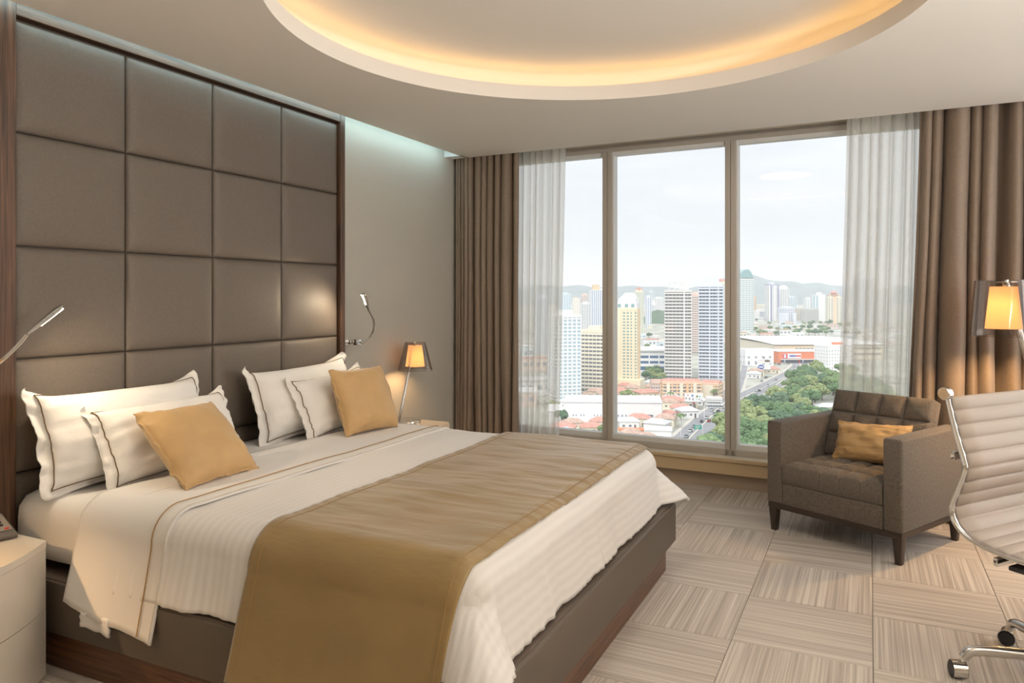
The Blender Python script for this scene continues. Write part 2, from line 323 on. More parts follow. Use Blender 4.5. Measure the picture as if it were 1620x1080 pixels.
TOWERS=[
('a','apartment_tower','white balcony tower with blue glass behind the left sheer curtain edge',-195.8,492.4,0.693,20.1,16.1,61.8,24,6,'white','paleglass','grid'),
('b','apartment_tower','cream mid-rise tower with dark window stripes, left of the first mullion',-196.4,561.8,0.030,18.9,17.0,48.4,16,6,'cream','dark','bands'),
('c','apartment_tower','tall slim white tower with blue window columns and tan roof block',-543.9,1564.4,0.623,31.4,22.0,90.3,28,7,'white','blue','piers'),
('d','apartment_tower','small white tower with tan roof box far behind the left pane',-829.7,2185.7,0.658,20.7,16.6,71.1,16,4,'white','tan','piers'),
('e','apartment_tower','pale grey-blue tower farthest left in the window view',-712.0,1797.2,0.588,26.6,21.3,83.2,24,4,'paleblue','paleglass','grid'),
('f','apartment_tower','white slab tower in front of the slim blue-striped tower',-484.7,1327.3,0.623,17.2,12.1,63.1,22,4,'white','grey','grid'),
('g','apartment_tower','thin pinkish tower with grey windows left of the tan-topped tower',-727.8,1987.6,0.274,19.4,13.6,82.1,20,3,'pink','grey','grid'),
('h','apartment_tower','yellow-cream tower with stepped white crown right of the first mullion',-180.0,594.5,0.099,18.6,14.9,65.2,26,6,'yellow','greenglass','crown'),
('i','apartment_tower','pale tower with red tiled hood behind the stepped white crown',-399.6,1394.4,0.239,16.9,13.5,85.9,26,4,'cream','greenglass','grid'),
('j','apartment_tower','narrow white tower with blue window stripe above the forested knoll',-494.7,1807.6,0.274,15.3,12.2,75.0,22,3,'white','blue','piers'),
('k','apartment_tower','thin grey spire tower behind the white and blue tower',-669.0,2480.3,0.553,15.9,12.7,94.3,26,3,'paleblue','grey','grid'),
('l','apartment_tower','low white tower beside the unfinished concrete tower, far off',-756.0,2911.8,0.553,35.1,24.6,72.5,14,5,'white','grey','grid'),
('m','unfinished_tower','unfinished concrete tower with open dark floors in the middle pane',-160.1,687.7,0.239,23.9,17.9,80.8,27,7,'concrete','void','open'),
('n','apartment_tower','bluish white tower with banded balconies beside the second mullion',-132.4,699.8,0.187,21.6,15.1,85.4,28,7,'bluewhite','dark','open'),
('o','apartment_tower','pinkish tower glimpsed in the gap between the two tall towers',-207.9,992.1,0.553,12.5,8.7,78.3,26,4,'pink','grey','bands'),
('p','apartment_tower','beige tower with red pointed cap behind the bluish white tower',-239.7,1357.4,0.204,23.1,18.5,99.6,28,5,'cream','greenglass','grid'),
('q','office_tower','glass tower with rounded top just right of the second mullion',-226.3,1536.9,0.588,30.6,24.5,112.5,30,5,'white','greenglass','bands'),
('r','apartment_tower','white tower with blue vertical edges, tallest in the right pane',-277.4,2457.0,0.693,32.9,23.0,112.5,28,5,'white','dark','bluecorner'),
('s','apartment_tower','white stepped tower right of the blue-edged tower',-251.8,2538.6,0.658,30.1,24.1,101.4,24,4,'white','grey','piers'),
('t','apartment_tower','grey glass tower with pale frame behind the white stepped tower',-233.9,2617.6,0.623,28.2,19.8,75.0,20,4,'paleblue','grey','piers'),
('u','apartment_building','low white block with stepped blocks below the grey glass tower',-208.5,2194.1,0.693,32.3,29.1,45.3,9,5,'bluewhite','grey','grid'),
('v','office_building','white office block with dark blue window bands',-307.0,2513.1,0.588,43.4,26.1,32.4,5,3,'white','darkblue','bands'),
('w','apartment_building','beige block with vertical ribs left of the wide grey-beige slab',-195.7,2423.4,0.553,25.5,15.3,40.4,9,4,'beige','grey','piers'),
('x','apartment_building','wide grey-beige slab block in the right pane',-160.5,2381.6,0.588,46.6,18.6,39.4,9,9,'greybeige','grey','grid'),
('y','apartment_tower','white tower with green glass stripe behind the wide slab',-190.0,2713.9,0.588,21.4,17.1,70.7,18,3,'white','greenglass','piers'),
('z','apartment_tower','white tower with blue-green glass left half and tall white right half',-143.2,2458.0,0.274,35.9,28.8,80.8,22,4,'white','bluegreen','half'),
('A','apartment_tower','cream tower with peach central stripe and red stepped cap',-91.7,2305.0,0.239,37.4,30.0,75.0,22,5,'cream','grey','peach'),
('B','apartment_tower','slim pale tower just left of the right sheer curtain',-67.0,2421.5,0.553,17.4,13.9,106.9,26,3,'bluewhite','grey','piers'),
('D','apartment_building','orange-sided thin block behind the round-topped tower',-375.9,2791.7,0.099,17.9,10.7,75.0,18,3,'orange','grey','bands'),
('E','apartment_building','distant pale slab blocks left of the blue-edged tower',-385.7,3088.4,0.536,43.3,21.6,45.0,8,6,'cream','grey','grid'),
('F','office_building','long low office with white roof slab and dark glass bands',-200.4,747.8,0.396,29.2,26.3,21.6,4,3,'white','darkblue','bands'),
('H','apartment_building','peach apartment block with orange balconies above the billboard',-124.5,543.6,0.379,27.6,11.1,12.8,5,8,'peach','grey','balcony'),
('I','apartment_building','cream and orange apartment block with red roof at the street bend',-104.6,556.2,-0.110,13.3,13.3,11.4,4,5,'cream','grey','balcony'),
('J','apartment_building','old pinkish low block with brown roof beside the yellow tower podium',-149.6,573.2,0.344,10.8,9.7,8.3,3,6,'pink','grey','grid'),
('K','hotel_building','white seven storey block with small square windows near the sheer',-33.6,843.4,0.798,32.8,19.7,23.9,7,9,'white','grey','punched'),
('L','apartment_tower','pale tower glimpsed through the right sheer curtain, nearer one',-14.3,1965.3,0.553,36.5,25.6,120.0,28,5,'bluewhite','grey','grid'),
('M','apartment_tower','pale tower glimpsed through the right sheer curtain, farther one',31.8,2204.6,0.553,35.9,25.1,100.0,24,5,'white','grey','grid'),
('N','apartment_tower','pale tower glimpsed through the left sheer curtain',-392.2,905.9,0.623,16.6,11.6,75.0,28,5,'bluewhite','grey','grid'),
('O','parking_building','open grey parking deck at the street corner by the orange block',-95.3,514.5,0.239,9.5,6.6,6.4,3,5,'concrete','grey','open'),
('P','commercial_building','white commercial block with grey louvres below the long mall roof',-112.3,854.0,0.553,32.2,16.1,15.8,3,4,'white','grey','punched'),
]
HZONE=[' left of the first mullion',' behind the long white warehouse',' between the warehouse and the street',' by the roads in the right pane']
HOUSES=[(-167,563,10.3,9.3,4.8,0.20,1,1),(-151,546,14.8,12.7,4.2,0.71,0,1),(-128,529,10.1,6.0,4.1,0.20,2,1),(-125,515,11.7,7.6,4.4,0.09,0,1),(-138,513,11.0,9.2,3.2,0.11,2,1),(-122,425,11.7,9.0,4.7,0.06,0,2),(-124,411,11.1,7.9,4.6,0.40,2,2),(-107,430,11.1,9.5,5.0,0.03,1,2),(-154,400,10.8,8.0,3.4,0.78,1,0),(-139,390,11.0,9.0,3.7,0.54,0,0),(-153,383,12.5,10.1,3.6,0.14,0,0),(-110,478,11.7,9.1,4.4,0.30,0,2),(-103,466,11.6,9.7,4.6,0.66,2,2),(-24,526,14.2,9.0,3.9,0.27,2,3),(-184,530,14.5,10.6,5.0,0.13,1,0),(-186,514,10.1,6.2,3.3,0.71,1,0),(-173,547,10.3,8.4,4.4,0.68,0,1),(-98,744,12.6,8.3,4.5,0.74,1,3),(-96,782,11.1,6.8,4.8,0.37,2,3),(-88,773,14.5,9.9,4.4,0.55,0,3),(-111,506,11.1,7.6,4.8,0.57,0,1),(-133,340,11.3,10.1,4.2,0.79,0,0),(-104,372,11.5,8.8,3.7,0.84,1,2),(-144,486,11.2,9.3,3.3,0.84,0,1),(-113,379,10.3,6.7,4.0,0.33,1,2),(-121,496,11.0,7.2,4.8,0.43,1,1),(-108,413,12.2,10.9,4.6,-0.09,2,2),(-136,498,12.4,8.2,3.4,1.03,2,1),(-172,519,12.9,10.3,5.0,0.53,1,0),(-182,467,11.8,7.8,5.0,-0.08,2,0),(-138,406,12.9,8.6,4.4,0.11,0,0),(-179,612,11.2,9.0,3.4,0.09,2,1),(-182,628,11.6,8.0,4.5,0.48,2,1),(-155,599,11.2,7.5,3.2,0.08,1,1),(-141,595,11.0,7.5,4.6,0.01,2,1),(-193,620,10.1,7.7,3.5,0.76,1,1),(-164,615,14.2,8.8,3.6,-0.07,2,1),(-177,577,10.1,6.6,4.2,-0.06,0,1),(-166,536,12.9,8.1,4.3,0.46,0,1),(-157,585,11.8,9.3,3.5,0.34,1,1),(-97,721,12.3,9.6,4.1,0.11,2,3),(-108,524,11.0,8.8,3.4,0.36,2,1)]
LZONE=['far off in the left pane', 'far off in the middle pane, left half', 'far off near the second mullion', 'far off in the right pane, left half', 'far off in the right pane, right half', 'far off seen through the right sheer', 'at mid distance in the left pane', 'at mid distance in the middle pane, left half', 'at mid distance near the second mullion', 'at mid distance in the right pane, left half', 'at mid distance in the right pane, right half', 'at mid distance seen through the right sheer', 'out of sight beyond the left brown drape']
LOWS=[(51,1699,26,15,11,0.21,0,11),(-517,3075,17,9,11,0.82,2,2),(-453,1178,11,11,11,0.18,4,6),(-420,998,14,9,6,0.25,3,6),(-133,2730,22,11,12,0.76,1,4),(29,2285,10,6,11,0.30,3,5),(-524,1773,20,14,9,0.63,3,7),(-365,1190,10,7,9,0.33,3,7),(-451,1916,25,21,10,0.30,2,7),(-674,1991,25,21,8,0.83,2,0),(-219,1828,25,24,6,0.48,2,9),(-321,1222,10,9,11,0.17,3,7),(-299,1110,19,18,11,0.76,0,7),(-261,1379,24,16,7,0.72,0,8),(-695,1736,14,13,10,0.39,2,6),(-344,2314,18,16,10,0.63,2,3),(-211,1460,12,10,10,0.44,0,9),(-24,1651,26,26,6,0.65,3,11),(-687,2248,14,12,11,0.78,2,1),(-470,1459,20,16,6,0.19,1,7),(-11,1226,17,14,9,0.82,3,11),(-853,2307,29,24,10,0.65,3,0),(-597,1500,19,17,7,0.75,0,6),(-700,2417,14,11,7,0.79,0,1),(29,2070,24,14,10,0.25,2,11),(-944,2246,16,11,14,0.50,0,0),(-79,1938,21,18,10,0.49,2,10),(-216,1423,24,14,10,0.08,1,9),(-499,2695,27,16,15,0.63,4,2),(-319,1400,19,10,7,0.37,2,7),(-765,2447,18,15,11,0.23,1,1),(-327,1130,13,10,6,0.57,4,7),(2,1407,21,18,7,0.38,0,11),(59,2876,12,8,13,0.64,3,5),(-1004,2577,13,9,9,0.40,0,0),(-186,1249,12,11,7,0.18,2,9),(-213,1261,12,7,9,0.70,3,8),(-365,1881,9,6,8,0.62,2,8),(-557,1916,10,9,7,0.57,2,1),(-813,1913,12,10,14,0.24,2,0),(-254,1278,18,10,6,0.44,0,8),(-218,2442,15,12,10,0.74,0,4),(-213,1368,24,18,5,0.25,0,9),(-660,2799,25,17,15,0.53,4,1),(-418,1221,15,11,8,0.18,3,6),(-869,2470,18,15,12,0.46,0,0),(-49,3528,26,17,15,0.15,3,5),(-312,1915,10,7,7,0.82,0,8),(-373,1720,20,14,7,0.56,0,7),(34,1435,11,6,11,0.80,0,11),(-283,2490,23,16,13,0.15,2,3),(-399,2499,21,16,14,0.59,3,2),(-329,1093,8,5,9,0.11,4,7),(-34,1410,18,14,10,0.38,4,11),(-314,2427,29,24,12,0.51,3,3),(-48,2566,13,9,13,0.10,2,5),(-384,3261,40,32,8,0.39,2,3),(-202,1955,17,13,8,0.44,0,9),(-411,1142,22,19,5,0.35,4,6),(-211,2479,27,26,7,0.76,1,4),(-324,1851,12,11,9,0.53,3,8),(-361,1570,26,18,7,0.42,4,7),(-766,2498,25,23,10,0.22,1,1),(-46,1598,27,23,9,0.60,0,10),(-167,2583,25,16,8,0.13,2,4),(-86,2901,24,23,10,0.23,3,4),(-220,1871,18,15,7,0.16,4,9),(-587,2609,23,17,11,0.16,0,1),(-186,2243,23,19,9,0.12,4,4),(-454,1369,24,24,7,0.43,2,6),(-374,2472,27,23,13,0.85,0,3),(-84,1211,18,9,9,0.33,1,10),(-131,1447,15,13,5,0.56,3,9),(-721,2552,34,26,9,0.81,2,1),(-342,2808,19,12,14,0.53,4,3),(-122,1488,23,15,8,0.18,0,10),(-618,1706,17,13,9,0.06,1,6),(-793,2043,22,15,10,0.64,2,0),(-149,1943,10,6,9,0.43,4,10),(-115,2009,15,14,7,0.84,0,10),(-469,1869,11,6,6,0.22,2,7),(-648,2325,16,8,13,0.57,0,1),(-946,2613,17,13,9,0.43,2,0),(-29,1200,11,7,10,0.71,4,11),(-404,1341,15,11,10,0.53,3,7),(-116,1253,10,6,7,0.06,2,9),(-170,1430,23,17,9,0.23,2,9),(-634,2261,14,12,15,0.82,4,1),(-927,2299,13,9,9,0.58,2,0),(-600,1641,32,24,7,0.65,0,6),(1,1530,15,8,8,0.63,4,11),(-1021,2705,35,26,12,0.44,1,0),(-7,1893,19,12,9,0.41,4,11),(-179,1847,21,16,10,0.62,4,9),(-441,2069,21,20,12,0.35,3,1),(-594,1945,24,20,9,0.61,1,1),(-40,1846,30,27,7,0.74,3,11),(-19,1179,9,7,11,0.59,4,11),(-646,1845,13,9,8,0.44,0,6),(-728,1904,26,17,8,0.09,4,0),(-279,1235,19,16,9,0.64,0,7),(-374,1312,21,11,8,0.23,4,7),(-373,1082,19,18,7,0.19,2,6),(-180,2006,17,14,7,0.44,4,10),(-234,2835,31,17,12,0.76,2,4),(-523,1392,17,14,11,0.31,0,6),(7,2508,15,12,7,0.61,1,5),(-153,1555,22,17,11,0.49,0,9),(-159,1924,17,12,8,0.19,1,10),(-711,1945,12,7,14,0.65,3,0),(-479,3237,28,21,12,0.55,2,3),(-582,1741,14,13,5,0.59,4,6),(-188,1384,9,7,9,0.37,2,9),(-577,2263,13,13,15,0.15,1,1),(34,3464,27,18,13,0.10,2,5),(-197,2158,21,13,8,0.12,1,3),(-554,1613,18,12,5,0.59,1,6),(-207,2304,20,13,14,0.85,0,4),(-10,1453,21,13,7,0.06,3,11),(-378,1642,28,19,7,0.20,1,7),(-265,1978,19,16,10,0.11,1,9),(-42,1327,10,6,7,0.44,0,10),(-276,2922,31,21,14,0.31,0,3),(-479,1770,11,6,7,0.24,1,7),(-334,3382,17,16,10,0.39,4,3),(30,2110,14,13,5,0.69,1,11),(-374,1231,22,15,8,0.39,2,7),(-187,1638,19,16,6,0.61,0,9),(-213,1996,9,7,7,0.81,0,9),(-662,2251,18,9,13,0.41,1,1),(-488,2028,18,13,7,0.32,2,1),(-671,2700,16,14,15,0.79,3,1),(-298,1943,23,18,9,0.53,4,9),(-212,1081,11,9,11,0.28,2,8),(-401,2029,12,7,10,0.67,0,2),(-140,1202,20,11,7,0.24,2,9),(-224,1171,10,6,7,0.39,2,8),(-242,1581,13,11,6,0.59,0,9),(-16,1381,13,11,6,0.25,0,11),(-981,2308,20,15,15,0.71,1,0),(-694,1915,14,10,8,0.49,3,0),(-413,2194,15,11,15,0.58,3,2),(-669,3203,18,13,11,0.13,1,2),(-589,2320,23,20,15,0.63,3,1),(-61,1196,15,12,5,0.30,4,10),(-293,1287,22,20,7,0.27,1,7),(-279,1318,15,8,10,0.45,4,7),(-268,1542,19,13,7,0.55,0,8),(-397,1070,8,8,10,0.80,3,6),(-103,2026,14,13,9,0.43,3,10),(28,1293,10,6,8,0.78,2,11),(-273,1080,16,15,10,0.42,4,7),(-1016,2632,26,19,14,0.55,3,0),(-639,2308,20,19,10,0.28,4,1),(-297,1674,20,13,5,0.46,2,8),(-277,2565,25,21,11,0.50,2,3),(-134,3124,28,17,11,0.67,2,4),(-806,2527,26,26,14,0.20,4,1),(-376,1113,18,11,8,0.12,2,6),(-260,1210,22,12,5,0.42,0,7),(-426,1946,20,11,10,0.39,2,7),(-304,1205,14,11,6,0.31,1,7),(-330,1500,12,11,8,0.15,0,7),(-248,2443,17,16,8,0.68,1,3),(-404,1167,20,11,5,0.41,3,6),(-8,2716,19,14,10,0.07,2,5),(-497,1200,22,20,9,0.05,2,6),(-205,1113,14,12,11,0.37,0,8),(-1235,2933,25,19,8,0.30,3,0),(-304,1766,14,13,6,0.58,3,8),(-890,2821,15,13,7,0.52,4,1),(-865,3152,29,24,11,0.73,2,1),(-737,2886,35,27,9,0.64,3,1),(-360,2392,13,9,13,0.52,0,3),(-989,3097,25,24,14,0.15,1,1),(-1235,3091,25,19,14,0.68,1,0),(-596,3111,19,12,15,0.16,3,2),(-282,1822,11,10,7,0.82,2,9),(-186,1180,14,8,6,0.69,2,8),(-711,2295,22,14,9,0.08,2,1),(-871,2046,26,14,8,0.52,3,0),(18,2906,27,17,14,0.47,2,5),(-334,1356,16,15,10,0.66,3,7),(-440,1409,11,8,9,0.17,1,7),(-242,1094,12,7,6,0.62,2,7),(-431,2696,29,18,11,0.63,1,2),(-95,2802,14,10,14,0.33,3,4),(-163,1215,22,12,6,0.63,4,9),(-507,1574,21,18,10,0.78,4,7),(25,1549,20,14,6,0.52,3,11),(-566,411,25,18,12,0.18,2,12),(-411,466,26,24,22,0.09,4,12),(-976,854,20,11,15,0.28,4,12),(-599,824,14,14,12,0.21,1,12),(-310,695,27,15,13,0.63,2,12),(-1041,1623,29,18,14,0.69,1,12),(-637,984,20,18,8,0.77,2,12),(-330,482,18,14,16,0.33,4,12),(-836,867,30,19,11,0.58,1,12),(-617,953,22,15,18,0.61,1,12),(-383,404,31,21,12,0.49,0,12),(-437,593,15,14,7,0.28,1,12),(-327,447,29,29,19,0.78,4,12),(-533,454,21,15,20,0.85,4,12),(-619,1061,22,18,24,0.08,2,12),(-412,622,17,16,8,0.62,1,12),(-743,1118,18,11,16,0.09,1,12),(-729,715,21,13,8,0.15,1,12),(-483,743,32,27,8,0.64,0,12),(-522,583,18,10,16,0.22,1,12),(-1069,855,25,14,15,0.47,4,12),(-1094,863,27,15,16,0.57,1,12),(-498,445,32,26,11,0.39,0,12),(-809,978,26,22,21,0.81,3,12),(-1365,947,30,28,7,0.20,1,12),(-395,510,31,19,23,0.48,2,12),(-1108,793,21,16,8,0.82,1,12),(-789,644,34,21,9,0.15,3,12),(-463,967,17,15,17,0.76,2,12),(-240,527,34,24,11,0.64,0,12),(-889,779,20,12,7,0.34,4,12),(-374,801,24,22,17,0.74,4,12),(-223,469,29,25,10,0.43,2,12),(-360,725,34,26,24,0.56,1,12),(-376,463,27,23,11,0.80,2,12),(-655,1009,19,15,11,0.69,2,12),(-439,368,20,14,22,0.60,3,12),(-857,617,26,24,19,0.53,0,12),(-405,423,14,7,11,0.63,2,12),(-500,413,30,23,10,0.41,2,12),(-486,533,19,12,6,0.59,3,12),(-426,404,24,16,23,0.68,0,12),(-308,548,28,26,12,0.80,3,12),(-438,733,29,25,10,0.11,2,12),(-778,984,18,11,13,0.78,2,12)]
TZONE=['park tree in the nearest row below the window, middle pane', 'park tree in the nearest row below the window, right pane', 'park tree in the second row from the window, middle pane', 'park tree in the second row from the window, right pane', 'park tree in the middle of the wood, middle pane', 'park tree in the middle of the wood, right pane', 'park tree along the far edge of the wood, middle pane', 'park tree along the far edge of the wood, right pane', 'tree among the red-roofed houses in the middle pane', 'tree among the low houses left of the first mullion', 'tree in the belt beyond the mall roof', 'tree behind the yellow tower and office slab', 'tree among far buildings left of the second mullion', 'tree among far buildings in the right pane', 'tree out of sight beyond the left brown drape']
TREES=[(-65,355,1.33,2,0),(-3,461,1.45,0,3),(-56,375,1.25,0,1),(-56,665,1.47,0,7),(-15,709,1.36,3,7),(3,344,1.03,2,1),(3,603,1.28,0,5),(-35,690,1.08,2,7),(5,405,1.05,0,1),(-37,391,1.38,1,1),(7,539,1.33,2,5),(-21,597,1.35,0,5),(10,373,1.13,2,1),(15,526,1.18,3,5),(-4,572,1.29,2,5),(-69,438,1.05,3,2),(-16,334,1.24,0,1),(-56,317,1.22,0,0),(-34,410,1.05,1,3),(9,386,1.37,3,1),(-35,430,1.44,2,3),(-12,550,1.02,0,5),(-38,553,1.42,3,5),(-51,742,1.05,1,7),(-70,367,1.07,2,0),(-52,427,1.26,3,3),(-40,509,1.24,3,5),(-46,437,1.32,2,3),(-4,353,1.10,0,1),(-57,411,1.35,3,3),(-66,340,1.44,1,0),(-45,380,1.47,0,1),(-67,492,1.31,2,5),(-11,434,1.19,3,3),(-70,403,1.40,3,2),(-37,359,1.39,3,1),(-45,453,1.18,0,3),(-25,629,1.46,3,7),(-50,479,1.19,0,3),(-21,453,1.42,2,3),(-49,565,1.48,0,5),(-24,418,1.42,0,3),(4,485,1.46,3,3),(1,625,1.04,1,5),(-13,350,1.19,1,1),(-14,568,1.29,0,5),(-25,384,1.24,0,1),(-48,531,1.39,0,5),(-48,693,1.18,0,7),(-18,481,1.20,3,3),(-27,442,1.36,3,3),(-61,452,1.07,1,3),(-52,345,1.43,0,1),(-43,325,1.43,1,1),(-11,405,1.27,0,1),(4,473,1.22,1,3),(-16,673,1.23,1,7),(-67,385,1.19,3,0),(-65,311,1.01,3,0),(8,499,1.39,0,3),(-57,330,1.24,2,0),(-25,371,1.45,2,1),(-6,378,1.24,1,1),(-57,401,1.10,3,3),(-71,423,1.37,0,2),(-42,470,1.11,2,3),(5,419,1.19,0,1),(-37,499,1.21,3,5),(8,512,1.10,0,3),(12,553,1.24,0,5),(-36,373,1.06,0,1),(-28,343,1.39,1,1),(-16,378,1.06,1,1),(-36,450,1.05,2,3),(-20,428,1.07,1,3),(-27,648,1.14,0,7),(-48,604,1.44,0,5),(-48,397,1.09,3,1),(-45,415,1.19,0,3),(-47,367,1.17,0,1),(-5,526,1.00,0,5),(-57,441,1.41,3,3),(3,437,1.03,3,3),(-8,598,1.18,3,5),(-34,667,1.32,2,7),(-13,590,1.15,3,5),(9,460,1.16,0,3),(-46,758,1.15,3,7),(-12,493,1.07,0,3),(-1,448,1.40,2,3),(-71,480,1.28,3,3),(-69,463,1.08,3,3),(-35,570,1.45,3,5),(-43,620,1.38,3,7),(-51,633,1.20,1,7),(-9,364,1.04,1,1),(-46,491,1.08,1,3),(-52,507,1.29,2,5),(15,568,1.04,1,5),(-34,600,1.03,3,5),(-10,515,1.26,2,5),(-27,698,1.03,2,7),(9,577,1.41,1,5),(-25,776,1.15,1,7),(-5,500,1.09,2,3),(-69,321,1.04,0,0),(-17,747,1.05,3,7),(-38,480,1.20,2,3),(-54,652,1.14,3,7),(-3,559,1.01,1,5),(8,589,1.35,2,5),(-31,459,1.25,0,3),(-57,624,1.05,1,7),(-7,479,1.34,3,3),(-42,349,1.13,0,1),(-22,406,1.05,0,1),(-30,329,1.02,2,1),(-25,356,1.12,1,1),(-63,511,1.17,2,5),(-17,398,1.01,2,1),(-9,657,1.17,0,7),(-25,617,1.45,1,5),(-16,762,1.30,0,7),(-3,394,1.05,1,1),(-47,778,1.35,3,7),(-46,662,1.23,2,7),(-6,425,1.25,3,3),(-33,716,1.10,1,7),(-54,732,1.35,0,7),(3,656,1.22,0,7),(-31,584,1.04,3,5),(-37,636,1.35,2,7),(-53,465,1.28,0,3),(6,362,1.13,3,1),(-18,737,1.02,1,7),(-58,542,1.45,3,5),(-9,632,1.48,2,7),(-29,679,1.45,1,7),(-8,619,1.09,0,5),(-56,390,1.43,0,1),(-40,520,1.17,2,5),(-15,609,1.29,3,5),(-4,540,1.27,2,5),(-59,365,1.04,0,0),(10,428,1.11,3,1),(-32,469,1.12,3,3),(-51,584,1.14,3,5),(-35,541,1.32,0,5),(-47,703,1.28,2,7),(-39,738,1.13,1,7),(-225,1707,0.98,0,10),(-182,1499,1.29,1,10),(-139,574,0.61,0,8),(-163,406,0.85,2,9),(-385,1045,0.76,0,12),(-125,371,0.64,0,9),(-314,971,0.61,0,12),(-199,1739,1.25,0,10),(-151,2496,1.28,2,13),(-82,1756,1.28,0,13),(-47,1920,1.42,3,10),(-120,566,0.92,2,8),(-365,951,0.94,3,12),(-188,717,0.76,2,11),(-113,580,0.71,0,8),(-366,1846,1.41,0,12),(-65,1952,1.35,1,10),(-179,683,0.66,0,11),(-93,1867,1.11,3,10),(-70,1649,0.91,2,10),(-95,2187,1.31,2,10),(-139,1828,1.10,0,10),(-183,660,0.90,2,11),(-128,559,0.74,3,8),(-179,1701,1.06,3,10),(-191,1932,1.09,2,10),(-178,668,0.62,3,11),(-169,650,0.73,3,11),(-48,2032,0.98,0,10),(-121,1789,1.34,2,10),(-192,1533,1.31,2,10),(-343,1011,0.91,1,12),(-184,677,0.91,3,11),(-193,711,0.85,0,11),(-150,508,0.81,3,8),(-140,2200,1.19,2,10),(-158,623,0.92,2,11),(-365,1338,1.20,2,12),(-21,1591,1.26,0,13),(-182,699,0.74,1,11),(-285,1473,1.00,0,12),(-101,2126,1.34,2,10),(-134,1711,0.95,0,10),(-129,1534,1.17,1,10),(-130,385,0.63,1,9),(-107,1564,1.20,1,10),(-36,1206,0.62,3,13),(-95,1548,1.34,2,10),(-131,552,0.69,2,8),(-189,702,0.86,0,11),(-310,2365,0.94,2,13),(-76,2017,0.96,0,10),(-263,2606,1.39,2,13),(-270,1599,0.91,1,12),(-375,1538,1.25,2,12),(-189,684,0.72,3,11),(-227,1652,1.30,0,10),(-437,1080,0.90,1,12),(-155,1817,1.02,0,10),(-162,1704,1.20,0,10),(-112,2112,0.90,0,10),(-336,1088,0.67,1,12),(-166,1533,0.94,0,10),(-289,1050,0.83,1,12),(-165,1542,1.02,0,10),(-361,2491,1.13,1,13),(-200,2006,0.95,2,10),(-180,707,0.77,2,11),(-172,478,0.93,1,9),(-169,664,0.73,3,11),(-79,2359,1.20,0,13),(-46,1879,0.99,0,10),(-100,1812,1.39,0,10),(-88,1681,1.20,1,10),(-194,1518,1.24,3,10),(-76,1556,1.21,1,10),(-86,1725,1.00,0,10),(-169,632,0.70,2,11),(-156,1677,1.30,2,10),(-175,2259,0.91,3,13),(-183,442,0.83,3,9),(-120,2180,1.05,1,10),(-339,1039,0.81,1,12),(-131,1598,1.22,2,13),(-41,1573,1.13,1,10),(-141,1878,1.09,3,10),(-48,2109,1.02,2,10),(-555,1513,1.11,3,12),(-217,1587,1.34,3,10),(-153,1623,1.29,3,10),(-90,1579,1.37,0,10),(-241,2086,1.11,1,10),(-160,524,0.85,3,8),(-154,2081,1.11,3,10),(-137,2043,1.28,0,10),(-557,996,1.01,1,14),(-332,607,0.90,0,14),(-691,830,1.20,0,14),(-420,549,0.98,2,14),(-291,421,1.20,1,14),(-1341,1045,0.83,1,14),(-1473,1165,0.81,3,14),(-366,552,0.98,3,14),(-279,454,0.80,2,14),(-837,573,1.06,2,14),(-297,584,1.25,2,14),(-645,1298,0.95,0,14),(-448,545,1.29,1,14),(-483,332,1.04,0,14),(-380,344,1.29,1,14),(-878,762,1.13,3,14),(-875,691,1.05,3,14),(-456,388,0.93,3,14),(-1479,1270,0.86,3,14),(-418,374,1.30,1,14),(-478,393,0.87,1,14),(-780,1570,0.88,1,14),(-471,899,0.81,0,14),(-320,368,1.18,3,14),(-402,444,1.08,1,14),(-1730,1215,0.84,0,14),(-320,397,0.83,0,14),(-941,1985,1.02,0,14),(-278,399,1.05,2,14),(-416,772,0.82,1,14),(-372,385,1.11,0,14),(-490,591,1.26,1,14),(-468,491,1.28,2,14),(-331,370,0.95,0,14),(-580,517,1.20,2,14),(-498,575,1.10,2,14),(-437,451,1.20,2,14),(-1426,1182,0.93,3,14),(-583,845,0.84,3,14),(-331,526,1.12,3,14),(-1366,1298,1.01,1,14),(-249,450,1.07,3,14),(-1378,1349,1.07,0,14),(-406,866,1.27,0,14),(-738,968,0.86,3,14),(-334,667,0.83,1,14),(-369,626,0.95,1,14),(-646,699,1.11,1,14),(-1612,1551,0.89,1,14),(-621,1029,0.89,2,14),(-233,431,1.20,2,14),(-440,770,0.90,1,14),(-559,663,0.80,0,14),(-316,710,0.94,0,14),(-513,373,1.20,1,14)]
ROADS=[([(-83.4,319.4),(-85.6,384.0),(-88.2,441.7),(-89.7,494.2),(-87.2,543.7),(-82.5,603.7),(-75.3,688.2),(-69.5,781.5),(-68.5,872.6),(-77.1,912.4),(-103.3,881.7),(-132.4,825.4)],17),([(-91.2,493.5),(-94.4,565.8),(-108.9,699.9),(-131.0,868.4),(-171.3,1068.1)],13),([(-80.9,504.4),(-75.7,538.8),(-72.7,608.4),(-70.9,701.2),(-67.3,782.6)],11),([(-282.0,951.0),(-323.9,1241.3),(-321.0,1531.7),(-291.3,1815.8)],14)]
CARS=[(-89.9,415.9),(-91.0,430.9),(-90.6,450.3),(-90.6,465.8),(-87.0,454.6),(-89.2,482.9),(-93.7,498.3),(-88.9,494.6),(-89.7,512.5),(-88.1,398.1),(-87.8,384.8),(-80.2,543.5),(-80.4,568.8),(-78.5,581.2),(-79.1,618.3),(-76.9,656.6),(-77.3,534.7),(-75.5,704.6),(-71.6,747.9),(-90.6,870.4),(-87.2,889.5),(-81.3,883.5),(-95.9,876.5),(-72.7,846.1),(-79.8,605.0),(-86.0,688.5),(-86.3,722.5),(-86.4,773.4)]
WAREHOUSE=(-143.7,441.7,0.379,57.5,26.0,11.8)
